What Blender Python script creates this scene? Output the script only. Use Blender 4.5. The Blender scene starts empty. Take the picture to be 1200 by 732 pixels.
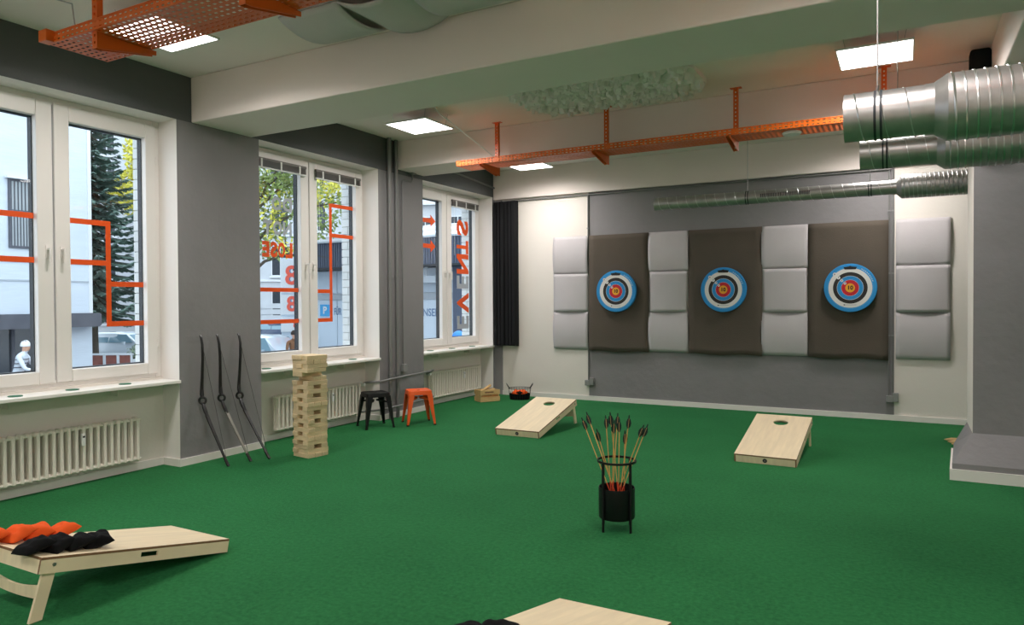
import bpy, bmesh, math, random
from mathutils import Vector, Matrix, noise
random.seed(7)
sc = bpy.context.scene
COL = sc.collection
PI = math.pi

# ------------------------------------------------------------------ camera
F_PX, YAW, PITCH, ROLL = 837.16, math.radians(28.831), math.radians(-0.874), math.radians(-0.3035)
cam_d = bpy.data.cameras.new('camera'); cam = bpy.data.objects.new('camera', cam_d); COL.objects.link(cam)
cam_d.sensor_width = 36.0; cam_d.lens = F_PX * 36.0 / 1200.0; cam_d.clip_start = 0.05; cam_d.clip_end = 400
_f = Vector((-math.sin(YAW) * math.cos(PITCH), math.cos(YAW) * math.cos(PITCH), math.sin(PITCH)))
_r = Vector((math.cos(YAW), math.sin(YAW), 0)); _u = _r.cross(_f)
_r2 = _r * math.cos(ROLL) + _u * math.sin(ROLL); _u2 = -_r * math.sin(ROLL) + _u * math.cos(ROLL)
_m = Matrix((_r2, _u2, -_f)).transposed().to_4x4(); _m.translation = Vector((6.42, 0.0, 1.65))
cam.matrix_world = _m
sc.camera = cam

# ------------------------------------------------------------------ world: bright overcast sky
LED_GLOW, LED_WATTS, LED_SPREAD = 5.0, 21.0, math.radians(165)   # panel face, its light output, beam width
w = bpy.data.worlds.new('overcast_sky'); sc.world = w; w.use_nodes = True
nt = w.node_tree; nt.nodes.clear()
wo = nt.nodes.new('ShaderNodeOutputWorld'); bg = nt.nodes.new('ShaderNodeBackground')
tc = nt.nodes.new('ShaderNodeTexCoord'); nz = nt.nodes.new('ShaderNodeTexNoise'); cr = nt.nodes.new('ShaderNodeValToRGB')
nz.inputs['Scale'].default_value = 2.0; nz.inputs['Detail'].default_value = 4
cr.color_ramp.elements[0].color = (0.70, 0.83, 1.0, 1); cr.color_ramp.elements[1].color = (0.92, 0.97, 1.0, 1)
nt.links.new(tc.outputs['Generated'], nz.inputs['Vector']); nt.links.new(nz.outputs['Fac'], cr.inputs['Fac'])
nt.links.new(cr.outputs['Color'], bg.inputs['Color']); nt.links.new(bg.outputs['Background'], wo.inputs['Surface'])
bg.inputs['Strength'].default_value = 1.75

# ------------------------------------------------------------------ colour management
sc.view_settings.view_transform = 'Standard'; sc.view_settings.look = 'None'
sc.view_settings.gamma = 1.0; sc.view_settings.use_curve_mapping = False
sc.view_settings.exposure = 0.78
sc.display_settings.display_device = 'sRGB'

# ------------------------------------------------------------------ materials
def lin(c):
    return tuple((x / 255 / 12.92) if x / 255 <= 0.04045 else ((x / 255 + 0.055) / 1.055) ** 2.4 for x in c)
MATS = {}
def mat(name, col, rough=0.6, metal=0.0, bump=None, vary=None, coord='Object', spec=None, emit=None, rnd=0.0, coat=0.0, sheen=0.0):
    """col: sRGB 0-255. bump=(scale,strength[,stretch xyz]); vary=(scale, amount[, stretch]) darkens/lightens by noise."""
    m = bpy.data.materials.new(name); m.use_nodes = True; MATS[name] = m
    n = m.node_tree.nodes; l = m.node_tree.links; p = n['Principled BSDF']
    c = lin(col); p.inputs['Base Color'].default_value = (*c, 1); p.inputs['Roughness'].default_value = rough
    p.inputs['Metallic'].default_value = metal
    if spec is not None: p.inputs['Specular IOR Level'].default_value = spec
    if coat: p.inputs['Coat Weight'].default_value = coat
    if sheen: p.inputs['Sheen Weight'].default_value = sheen
    if emit: p.inputs['Emission Color'].default_value = (*emit[0], 1); p.inputs['Emission Strength'].default_value = emit[1]
    t = n.new('ShaderNodeTexCoord') if (bump or vary) else None
    def tex(scale, stretch, detail=5):
        mp = n.new('ShaderNodeMapping'); mp.inputs['Scale'].default_value = stretch or (1, 1, 1)
        l.new(t.outputs[coord], mp.inputs['Vector'])
        x = n.new('ShaderNodeTexNoise'); x.inputs['Scale'].default_value = scale; x.inputs['Detail'].default_value = detail
        l.new(mp.outputs['Vector'], x.inputs['Vector']); return x
    last = None
    if vary:
        x = tex(vary[0], vary[2] if len(vary) > 2 else None)
        r = n.new('ShaderNodeMapRange'); r.inputs[1].default_value = 0.3; r.inputs[2].default_value = 0.7
        r.inputs[3].default_value = 1 - vary[1]; r.inputs[4].default_value = 1 + vary[1]
        l.new(x.outputs['Fac'], r.inputs[0])
        mx = n.new('ShaderNodeVectorMath'); mx.operation = 'SCALE'; mx.inputs[0].default_value = c
        l.new(r.outputs[0], mx.inputs['Scale']); last = mx
    if rnd:
        oi = n.new('ShaderNodeObjectInfo'); r = n.new('ShaderNodeMapRange')
        r.inputs[3].default_value = 1 - rnd; r.inputs[4].default_value = 1 + rnd
        l.new(oi.outputs['Random'], r.inputs[0])
        mx = n.new('ShaderNodeVectorMath'); mx.operation = 'SCALE'
        if last: l.new(last.outputs[0], mx.inputs[0])
        else: mx.inputs[0].default_value = c
        l.new(r.outputs[0], mx.inputs['Scale']); last = mx
    if last: l.new(last.outputs[0], p.inputs['Base Color'])
    if bump:
        x = tex(bump[0], bump[2] if len(bump) > 2 else None, 6)
        b = n.new('ShaderNodeBump'); b.inputs['Strength'].default_value = bump[1]; b.inputs['Distance'].default_value = 0.02
        l.new(x.outputs['Fac'], b.inputs['Height']); l.new(b.outputs['Normal'], p.inputs['Normal'])
    return m

mat('ceiling_paint', (241, 231, 223), 0.9, bump=(6, 0.10), vary=(0.8, 0.03))
mat('beam_paint', (233, 222, 214), 0.85, bump=(5, 0.10), vary=(0.9, 0.03))
mat('cream_wall', (228, 221, 212), 0.8, bump=(30, 0.08), vary=(0.9, 0.03))
mat('grey_wall', (133, 130, 131), 0.8, bump=(9, 0.35), vary=(1.4, 0.06))
mat('grey_wall_shaded', (86, 88, 88), 0.8, bump=(9, 0.3), vary=(1.2, 0.05))  # same grey paint, darkened for the dimmer light above the windows
mat('white_reveal', (234, 229, 224), 0.7, bump=(20, 0.06))
mat('baseboard_white', (232, 227, 220), 0.5)
mat('pale_bounce_floor', (196, 190, 178), 0.5, vary=(2, 0.04))
mat('window_white', (234, 229, 224), 0.35)
mat('sill_white', (236, 233, 226), 0.4)
mat('gasket_dark', (38, 42, 48), 0.6)
mat('radiator_cream', (234, 227, 214), 0.4)
mat('pipe_grey', (120, 120, 118), 0.5)
mat('vinyl_orange', (236, 84, 12), 0.5)
mat('vinyl_grey', (170, 176, 184), 0.6)
mat('orange_steel', (216, 98, 12), 0.42, bump=(40, 0.05))
mat('orange_paint', (236, 92, 30), 0.35)
mat('black_metal', (14, 14, 15), 0.45, spec=0.35)
mat('black_fabric', (15, 15, 16), 0.95, bump=(300, 0.3), spec=0.2)
mat('orange_fabric', (236, 92, 36), 0.9, bump=(300, 0.3), spec=0.2)
mat('bow_black', (20, 20, 21), 0.35)
mat('bow_silver', (150, 148, 142), 0.3, metal=0.7)
mat('string_dark', (60, 58, 54), 0.7)
mat('plywood', (232, 213, 178), 0.55, vary=(5, 0.07, (5, 0.5, 1)), bump=(30, 0.03))
mat('plywood_edge', (128, 92, 62), 0.7, vary=(40, 0.2, (1, 1, 4)))
mat('tower_pine', (220, 196, 156), 0.65, vary=(9, 0.10, (1, 8, 8)), rnd=0.14)
mat('crate_pine', (206, 170, 116), 0.7, vary=(10, 0.12, (1, 6, 6)), rnd=0.08)
mat('target_mat', (92, 84, 75), 0.95, bump=(60, 0.2), vary=(1.3, 0.08), spec=0.15)
mat('acoustic_grey', (194, 189, 190), 0.95, bump=(120, 0.15), vary=(3, 0.03), spec=0.1)
mat('acoustic_ceiling', (204, 199, 198), 0.95, bump=(120, 0.15), vary=(3, 0.04), spec=0.1)
mat('foam_black', (34, 34, 35), 0.95, bump=(160, 0.3), spec=0.1)
mat('relief_white', (232, 228, 220), 0.85, vary=(8, 0.06))
mat('galvanised', (172, 170, 168), 0.36, metal=0.8, vary=(14, 0.10), bump=(22, 0.03))
mat('galvanised_seam', (214, 216, 216), 0.3, metal=1.0)
mat('wire_steel', (170, 170, 168), 0.4, metal=0.6)
mat('led_frame', (236, 236, 234), 0.5)
mat('led_diffuser', (255, 255, 255), 0.6, emit=((1.0, 0.95, 0.93), LED_GLOW))
mat('disc_green', (54, 110, 84), 0.8)
mat('arrow_shaft', (216, 164, 92), 0.5)
mat('arrow_vane', (18, 34, 30), 0.7)
mat('arrow_tip', (208, 74, 40), 0.5)
mat('print_black', (26, 26, 28), 0.7)
mat('print_white', (232, 232, 230), 0.7)
mat('bolt_steel', (150, 150, 150), 0.35, metal=0.9)
mat('switch_grey', (140, 140, 138), 0.6)
mat('plastic_white', (232, 232, 228), 0.5)
mat('blind_grey', (112, 108, 104), 0.55)
# outside
mat('asphalt', (92, 94, 98), 0.9, bump=(8, 0.2), vary=(0.6, 0.08))
mat('stucco_blue', (200, 209, 218), 0.9, bump=(3, 0.35, (1, 1, 5)), vary=(1.2, 0.04, (1, 1, 6)))
mat('facade_ledge', (84, 86, 94), 0.8, vary=(4, 0.15))
mat('window_dark', (52, 58, 66), 0.15)
mat('slat_grey', (150, 156, 160), 0.6)
mat('stone_pale', (188, 192, 196), 0.85, vary=(1.5, 0.06))
mat('plaster_far', (192, 195, 198), 0.9, vary=(0.8, 0.05))
mat('brick_white', (228, 230, 228), 0.75, rnd=0.05, vary=(20, 0.04))
mat('mortar', (176, 178, 176), 0.9)
mat('fascia_blue', (78, 86, 104), 0.6)
mat('panel_white', (196, 208, 220), 0.6)
mat('panel_grey', (168, 176, 184), 0.6)
mat('roof_glass', (190, 212, 230), 0.25)
mat('sign_blue', (70, 160, 214), 0.5)
mat('text_blue', (96, 124, 160), 0.6)
mat('sign_white', (214, 217, 220), 0.5)
mat('sign_orange', (232, 92, 70), 0.5)
mat('spruce_needles', (112, 136, 124), 0.9, vary=(1.5, 0.3))
mat('leaves_green', (132, 150, 84), 0.8, vary=(2.0, 0.35))
mat('leaves_yellow', (206, 200, 84), 0.8, vary=(1.0, 0.25))
mat('bark', (84, 76, 66), 0.95, bump=(12, 0.5))
mat('car_blue', (58, 72, 98), 0.25, metal=0.3, coat=0.6)
mat('car_silver', (196, 208, 218), 0.25, metal=0.3, coat=0.6)
mat('car_white', (214, 224, 232), 0.25, coat=0.6)
mat('car_glass', (116, 146, 160), 0.08)
mat('tyre', (24, 24, 26), 0.8)
mat('skin', (206, 160, 134), 0.6)
mat('hair_dark', (44, 34, 28), 0.8)
mat('jacket_brown', (118, 82, 56), 0.85)
mat('jersey', (206, 214, 222), 0.8)
mat('trousers_dark', (44, 48, 58), 0.85)
mat('helmet_white', (230, 232, 234), 0.3)
mat('brick_red', (140, 84, 74), 0.9, vary=(6, 0.15))
mat('bush_green', (130, 146, 120), 0.9, vary=(3, 0.3))
mat('yellow_plastic', (232, 190, 40), 0.5)
mat('ball_blue', (50, 130, 214), 0.5)

def carpet():
    m = bpy.data.materials.new('green_carpet'); m.use_nodes = True; MATS['green_carpet'] = m
    n = m.node_tree.nodes; l = m.node_tree.links; p = n['Principled BSDF']
    t = n.new('ShaderNodeTexCoord')
    a = n.new('ShaderNodeTexNoise'); a.inputs['Scale'].default_value = 34; a.inputs['Detail'].default_value = 9; a.inputs['Roughness'].default_value = 0.75
    b = n.new('ShaderNodeTexNoise'); b.inputs['Scale'].default_value = 1.3; b.inputs['Detail'].default_value = 5
    c = n.new('ShaderNodeTexNoise'); c.inputs['Scale'].default_value = 420; c.inputs['Detail'].default_value = 2
    for x in (a, b, c): l.new(t.outputs['Object'], x.inputs['Vector'])
    ad = n.new('ShaderNodeMath'); ad.operation = 'MULTIPLY_ADD'; ad.inputs[1].default_value = 0.8
    ml = n.new('ShaderNodeMath'); ml.operation = 'MULTIPLY'; ml.inputs[1].default_value = 0.2
    l.new(b.outputs['Fac'], ml.inputs[0]); l.new(a.outputs['Fac'], ad.inputs[0]); l.new(ml.outputs[0], ad.inputs[2])
    r = n.new('ShaderNodeValToRGB'); r.color_ramp.elements[0].position = 0.34; r.color_ramp.elements[1].position = 0.66
    r.color_ramp.elements[0].color = (*lin((25, 80, 41)), 1); r.color_ramp.elements[1].color = (*lin((47, 120, 66)), 1)
    l.new(ad.outputs[0], r.inputs['Fac']); l.new(r.outputs['Color'], p.inputs['Base Color'])
    bp = n.new('ShaderNodeBump'); bp.inputs['Strength'].default_value = 0.5; bp.inputs['Distance'].default_value = 0.006
    l.new(c.outputs['Fac'], bp.inputs['Height']); l.new(bp.outputs['Normal'], p.inputs['Normal'])
    p.inputs['Roughness'].default_value = 0.9; p.inputs['Specular IOR Level'].default_value = 0.12
    p.inputs['Sheen Weight'].default_value = 0.10; p.inputs['Sheen Roughness'].default_value = 0.5
    p.inputs['Sheen Tint'].default_value = (0.15, 1.0, 0.45, 1)
carpet()

def glass():
    m = bpy.data.materials.new('pane_glass'); m.use_nodes = True; MATS['pane_glass'] = m
    n = m.node_tree.nodes; l = m.node_tree.links; n.clear()
    o = n.new('ShaderNodeOutputMaterial'); mx = n.new('ShaderNodeMixShader'); tr = n.new('ShaderNodeBsdfTransparent')
    gl = n.new('ShaderNodeBsdfGlossy'); lw = n.new('ShaderNodeLayerWeight'); lw.inputs['Blend'].default_value = 0.5
    pw = n.new('ShaderNodeMath'); pw.operation = 'POWER'; pw.inputs[1].default_value = 5.0; l.new(lw.outputs['Facing'], pw.inputs[0])
    fr = n.new('ShaderNodeMath'); fr.operation = 'MULTIPLY_ADD'; fr.inputs[1].default_value = 0.5; fr.inputs[2].default_value = 0.025; l.new(pw.outputs[0], fr.inputs[0])
    gl.inputs['Roughness'].default_value = 0.0; tr.inputs['Color'].default_value = (0.95, 0.975, 0.985, 1)
    l.new(fr.outputs[0], mx.inputs[0]); l.new(tr.outputs[0], mx.inputs[1]); l.new(gl.outputs[0], mx.inputs[2]); l.new(mx.outputs[0], o.inputs[0])
glass()

def target_print():
    m = bpy.data.materials.new('target_rings'); m.use_nodes = True; MATS['target_rings'] = m
    n = m.node_tree.nodes; l = m.node_tree.links; p = n['Principled BSDF']; p.inputs['Roughness'].default_value = 0.75
    t = n.new('ShaderNodeTexCoord'); s = n.new('ShaderNodeSeparateXYZ'); l.new(t.outputs['Object'], s.inputs[0])
    cb = n.new('ShaderNodeCombineXYZ'); l.new(s.outputs['X'], cb.inputs['X']); l.new(s.outputs['Z'], cb.inputs['Y'])
    ln = n.new('ShaderNodeVectorMath'); ln.operation = 'LENGTH'; l.new(cb.outputs[0], ln.inputs[0])
    dv = n.new('ShaderNodeMath'); dv.operation = 'DIVIDE'; dv.inputs[1].default_value = 0.335; l.new(ln.outputs['Value'], dv.inputs[0])
    r = n.new('ShaderNodeValToRGB'); r.color_ramp.interpolation = 'CONSTANT'
    B, Wh, K, Rd, Y = (40, 142, 206), (226, 224, 220), (44, 40, 38), (196, 32, 44), (238, 170, 46)
    st = [(0, Y), (0.18, Rd), (0.325, Wh), (0.335, B), (0.485, Wh), (0.50, K), (0.645, Wh), (0.82, B), (0.84, (120, 190, 228)), (0.85, B)]
    e = r.color_ramp.elements
    e[0].position = 0; e[0].color = (*lin(Y), 1); e[1].position = st[1][0]; e[1].color = (*lin(st[1][1]), 1)
    for q, c in st[2:]:
        x = e.new(q); x.color = (*lin(c), 1)
    l.new(dv.outputs[0], r.inputs['Fac']); l.new(r.outputs['Color'], p.inputs['Base Color'])
target_print()

# ------------------------------------------------------------------ mesh helpers
class MB:
    def __init__(self): self.v = []; self.f = []; self.m = []
    def add(self, vs, fs, m=0):
        o = len(self.v); self.v += [tuple(x) for x in vs]
        self.f += [tuple(i + o for i in f) for f in fs]; self.m += [m] * len(fs); return self
    def box(self, x0, y0, z0, x1, y1, z1, m=0, fm=None):
        """fm: optional dict of face-> material; faces: -z,+z,-y,+y,-x,+x"""
        v = [(x0, y0, z0), (x1, y0, z0), (x1, y1, z0), (x0, y1, z0), (x0, y0, z1), (x1, y0, z1), (x1, y1, z1), (x0, y1, z1)]
        F = [('-z', (0, 3, 2, 1)), ('+z', (4, 5, 6, 7)), ('-y', (0, 1, 5, 4)), ('+y', (2, 3, 7, 6)), ('-x', (3, 0, 4, 7)), ('+x', (1, 2, 6, 5))]
        o = len(self.v); self.v += v
        for k, f in F:
            self.f.append(tuple(i + o for i in f)); self.m.append((fm or {}).get(k, m))
        return self
    def cbox(self, c, s, M=None, m=0):
        vs = [Vector((sx * s[0] / 2, sy * s[1] / 2, sz * s[2] / 2)) for sz in (-1, 1) for sx, sy in ((-1, -1), (1, -1), (1, 1), (-1, 1))]
        if M: vs = [M @ q for q in vs]
        vs = [q + Vector(c) for q in vs]
        return self.add(vs, [(0, 3, 2, 1), (4, 5, 6, 7), (0, 1, 5, 4), (2, 3, 7, 6), (3, 0, 4, 7), (1, 2, 6, 5)], m)
    def cyl(self, p0, p1, r0, r1=None, n=12, m=0, caps=True):
        p0, p1 = Vector(p0), Vector(p1); r1 = r0 if r1 is None else r1
        d = (p1 - p0).normalized(); a = d.orthogonal().normalized(); b = d.cross(a)
        vs = []
        for p, r in ((p0, r0), (p1, r1)):
            vs += [p + (a * math.cos(2 * PI * i / n) + b * math.sin(2 * PI * i / n)) * r for i in range(n)]
        fs = [(i, (i + 1) % n, n + (i + 1) % n, n + i) for i in range(n)]
        if caps: fs += [tuple(range(n - 1, -1, -1)), tuple(range(n, 2 * n))]
        return self.add(vs, fs, m)
    def tube(self, pts, r, n=8, m=0, closed=False, flat=None, up=None):
        """sweep; r number or list; flat=(w,t) sweeps a rectangle with width along up"""
        pts = [Vector(p) for p in pts]; N = len(pts); vs = []
        prev = None
        for i, p in enumerate(pts):
            if closed: d = pts[(i + 1) % N] - pts[i - 1]
            else: d = pts[min(i + 1, N - 1)] - pts[max(i - 1, 0)]
            d.normalize()
            if up is not None: a = Vector(up)
            elif prev is None: a = d.orthogonal()
            else: a = prev
            a = (a - d * a.dot(d)).normalized(); b = d.cross(a); prev = a
            if flat:
                ww, tt = flat[i] if isinstance(flat, list) else flat
                vs += [p + a * ww / 2 + b * tt / 2, p - a * ww / 2 + b * tt / 2, p - a * ww / 2 - b * tt / 2, p + a * ww / 2 - b * tt / 2]
            else:
                rr = r[i] if isinstance(r, (list, tuple)) else r
                vs += [p + (a * math.cos(2 * PI * k / n) + b * math.sin(2 * PI * k / n)) * rr for k in range(n)]
        if flat: n = 4
        fs = []
        for i in range(N if closed else N - 1):
            j = (i + 1) % N
            fs += [(i * n + k, i * n + (k + 1) % n, j * n + (k + 1) % n, j * n + k) for k in range(n)]
        if not closed: fs += [tuple(range(n - 1, -1, -1)), tuple(range((N - 1) * n, N * n))]
        return self.add(vs, fs, m)
    def lathe(self, prof, c=(0, 0, 0), n=24, m=0, axis='z', caps=True):
        vs = []
        for r, h in prof:
            for k in range(n):
                x, y = r * math.cos(2 * PI * k / n), r * math.sin(2 * PI * k / n)
                q = (x, y, h) if axis == 'z' else ((h, x, y) if axis == 'x' else (y, h, x))
                vs.append((c[0] + q[0], c[1] + q[1], c[2] + q[2]))
        fs = []
        for i in range(len(prof) - 1):
            fs += [(i * n + k, i * n + (k + 1) % n, (i + 1) * n + (k + 1) % n, (i + 1) * n + k) for k in range(n)]
        if caps:
            fs += [tuple(range(n - 1, -1, -1)), tuple(range((len(prof) - 1) * n, len(prof) * n))]
        return self.add(vs, fs, m)
    def prism(self, poly, h0, h1, axis='x', m=0):
        """poly of 2-D points; axis x: (y,z), y: (x,z), z: (x,y)"""
        def P(a, b, h): return (h, a, b) if axis == 'x' else ((a, h, b) if axis == 'y' else (a, b, h))
        n = len(poly); vs = [P(a, b, h0) for a, b in poly] + [P(a, b, h1) for a, b in poly]
        fs = [(i, (i + 1) % n, n + (i + 1) % n, n + i) for i in range(n)] + [tuple(range(n - 1, -1, -1)), tuple(range(n, 2 * n))]
        return self.add(vs, fs, m)
    def perf(self, P, nu, nv, hu=0.6, hv=0.5, m=0):
        """perforated sheet: P(u,v)->point for u in 0..nu, v in 0..nv; a slot in the middle of every cell"""
        a0, a1, b0, b1 = 0.5 - hu / 2, 0.5 + hu / 2, 0.5 - hv / 2, 0.5 + hv / 2
        for i in range(nu):
            for j in range(nv):
                o = [P(i, j), P(i + 1, j), P(i + 1, j + 1), P(i, j + 1)]
                q = [P(i + a0, j + b0), P(i + a1, j + b0), P(i + a1, j + b1), P(i + a0, j + b1)]
                self.add(o + q, [(k, (k + 1) % 4, 4 + (k + 1) % 4, 4 + k) for k in range(4)], m)
        return self
    def xf(self, M):
        self.v = [tuple(M @ Vector(q)) for q in self.v]; return self
    def build(self, name, mats, parent=None, smooth=None, bevel=0, solid=0, weld=False, loc=None, rot=None):
        me = bpy.data.meshes.new(name); me.from_pydata(self.v, [], self.f)
        if isinstance(mats, str): mats = [mats]
        for q in mats: me.materials.append(MATS[q])
        if len(mats) > 1: me.polygons.foreach_set('material_index', self.m)
        bm = bmesh.new(); bm.from_mesh(me)
        if weld: bmesh.ops.remove_doubles(bm, verts=bm.verts, dist=1e-5)
        bmesh.ops.recalc_face_normals(bm, faces=bm.faces); bm.to_mesh(me); bm.free()
        if smooth is not None:
            me.polygons.foreach_set('use_smooth', [True] * len(me.polygons)); me.set_sharp_from_angle(angle=math.radians(smooth))
        me.update()
        o = bpy.data.objects.new(name, me); COL.objects.link(o)
        if parent: o.parent = parent
        if loc: o.location = loc
        if rot: o.rotation_euler = rot
        if solid:
            s = o.modifiers.new('thickness', 'SOLIDIFY'); s.thickness = solid; s.offset = 0
        if bevel:
            b = o.modifiers.new('bevel', 'BEVEL'); b.width = bevel; b.segments = 2; b.limit_method = 'ANGLE'
        return o

def tag(o, label=None, cat=None, group=None, kind=None):
    if label: o['label'] = label
    if cat: o['category'] = cat
    if group: o['group'] = group
    if kind: o['kind'] = kind
    return o
def empty(name, loc=(0, 0, 0), rz=0.0, label=None, cat=None, group=None, kind=None):
    o = bpy.data.objects.new(name, None); COL.objects.link(o); o.location = loc; o.rotation_euler = (0, 0, rz)
    o.empty_display_size = 0.1
    return tag(o, label, cat, group, kind)
def struct(o, label=None, cat=None): return tag(o, label, cat, kind='structure')
def dup(o, parent=None):
    c = o.copy(); COL.objects.link(c); c.parent = parent
    for ch in list(o.children): dup(ch, c)
    return c
def share(src, name, parent, loc=(0, 0, 0), rot=(0, 0, 0), scale=None):
    c = src.copy(); c.name = name; COL.objects.link(c); c.parent = parent; c.location = loc; c.rotation_euler = rot
    if scale: c.scale = scale
    return c
def text(name, s, size, M, material, parent=None, extrude=0.001, bold=0.0, ax='CENTER', sx=1.0):
    cu = bpy.data.curves.new(name, 'FONT'); cu.body = s; cu.size = size; cu.extrude = extrude; cu.offset = bold
    cu.align_x = ax; cu.align_y = 'CENTER'; cu.resolution_u = 3
    t = bpy.data.objects.new(name, cu); COL.objects.link(t)
    bpy.context.view_layer.update()
    me = bpy.data.meshes.new_from_object(t.evaluated_get(bpy.context.evaluated_depsgraph_get()))
    bpy.data.objects.remove(t); bpy.data.curves.remove(cu)
    me.transform(M @ Matrix.Diagonal((sx, 1, 1, 1))); me.materials.clear(); me.materials.append(MATS[material]); me.name = name
    o = bpy.data.objects.new(name, me); COL.objects.link(o)
    if parent: o.parent = parent
    return o

# ================================================================== ROOM SHELL
CZ, YB = 3.96, 11.05
XR, YF = 11.0, -4.6
WC = [3.645, 6.78, 9.915]; HW = 1.045
WALL = [-2.625, 0.51] + WC          # the same window rhythm goes on behind the viewer
PIERS = [(YF, WALL[0] - HW)] + [(WALL[i] + HW, WALL[i + 1] - HW) for i in range(4)] + [(WALL[4] + HW, YB)]
floor_o = struct(MB().box(-0.26, -0.9, -0.12, XR, YB, 0.0).build('floor', 'green_carpet'), 'deep green needle felt carpet covering the whole hall floor', 'floor')
struct(MB().box(-0.6, YF, CZ, XR, YB + 0.2, CZ + 0.2).build('ceiling', 'ceiling_paint'), 'off-white plastered ceiling between the concrete beams', 'ceiling')

struct(MB().box(-0.26, YF, -0.12, XR, -0.9, -0.001).build('floor_rear_bounce', 'pale_bounce_floor'), 'unseen pale floor added behind the viewer to bounce neutral light', 'floor')  # invented floor, pale so that neutral light bounces up to the ceiling
# left wall: grey piers with white window niches
wl = MB(); edges = [YF] + [e for c in WC for e in (c - HW, c + HW)] + [YB + 0.2]
fm = {'+x': 1, '-y': 0, '+y': 0, '-x': 2}
for a, b in PIERS:
    wl.box(-0.62, a, 0, 0, b, 3.5, fm=fm)
wl.box(-0.62, YF, 3.5, 0, YB, CZ, fm={'+x': 3, '-z': 0, '-x': 2})  # room face of the lintel has its shade put into the grey
for c in WALL: wl.box(-0.62, c - HW, -0.1, -0.26, c + HW, 0.9, m=4, fm={'-x': 2})
wall_left = struct(wl.build('wall_left', ['white_reveal', 'grey_wall', 'brick_white', 'grey_wall_shaded', 'cream_wall']), 'grey painted window wall with piers between white niches', 'wall')

# back wall: cream - grey - cream
wb = MB()
for a, b, m in ((0, 1.80, 0), (1.80, 6.29, 1), (6.29, XR, 0)): wb.box(a, YB, 0, b, YB + 0.2, CZ, m=m)
wb.box(0.0, YB - 0.03, 0, 0.15, YB, 3.44, m=1)
wall_back = struct(wb.build('wall_back', ['cream_wall', 'grey_wall']), 'far end wall, cream with a wide grey painted field', 'wall')
struct(MB().box(XR, YF, 0, XR + 0.2, YB, CZ).build('wall_right', 'cream_wall'), 'cream side wall beyond the grey column', 'wall')
struct(MB().box(-0.6, YF - 0.2, 0, XR, YF, CZ).build('wall_front', 'cream_wall'), 'cream wall behind the viewer', 'wall')
# beams
struct(MB().box(0, 4.86, 3.5, XR, 5.63, CZ).build('ceiling_beam', 'beam_paint', bevel=0.012), 'large off-white beam crossing the ceiling nearest the viewer', 'beam')
struct(MB().box(0, 8.23, 3.56, XR, 8.90, CZ).build('ceiling_beam', 'beam_paint', bevel=0.012), 'off-white beam crossing behind the second orange tray', 'beam')
struct(MB().box(0, YB - 0.06, 3.45, XR, YB, CZ).build('ceiling_beam', 'beam_paint', bevel=0.008), 'shallow off-white beam above the target wall', 'beam')
struct(MB().box(7.10, YF, 3.5, 7.75, YB, CZ).build('ceiling_girder', 'beam_paint', bevel=0.012), 'off-white girder running lengthwise above the grey column', 'beam')
# column with flared skirt
co = MB()
co.box(6.975, 7.90, 0.30, 7.75, 8.60, 3.5, m=0, fm={'-x': 1})
bt = [(6.80, 7.65), (8.0, 7.65), (8.0, 8.70), (6.865, 8.70)]; tp = [(6.975, 7.90), (7.75, 7.90), (7.75, 8.60), (6.975, 8.60)]
co.add([(x, y, 0.0) for x, y in bt] + [(x, y, 0.15) for x, y in bt] + [(x, y, 0.40) for x, y in tp],
       [(0, 1, 5, 4), (1, 2, 6, 5), (2, 3, 7, 6), (3, 0, 4, 7), (4, 5, 9, 8), (5, 6, 10, 9), (6, 7, 11, 10), (7, 4, 8, 11), (0, 3, 2, 1)], 0)
column = struct(co.build('column', ['grey_wall', 'cream_wall']), 'grey concrete column with a sloping flared foot', 'column')
cb = MB()
cb.prism([(6.78, 7.63), (8.02, 7.63), (8.02, 8.72), (6.845, 8.72)], 0.0, 0.10, 'z')
cb.build('skirting', 'baseboard_white', column)
# baseboards
bb = MB()
for a, b in PIERS:
    bb.box(0, a, 0, 0.018, b, 0.075)
for c in WALL:
    bb.box(-0.26, c - HW, 0, -0.242, c + HW, 0.075); bb.box(-0.242, c - HW, 0, 0.018, c - HW + 0.018, 0.075); bb.box(-0.242, c + HW - 0.018, 0, 0.018, c + HW, 0.075)
struct(bb.build('baseboard_left', 'baseboard_white'), 'low cream baseboard stepping around the window niches', 'baseboard')
struct(MB().box(0.15, YB - 0.02, 0, 7.6, YB, 0.075).build('baseboard_back', 'baseboard_white'), 'low white baseboard along the target wall', 'baseboard')

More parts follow.
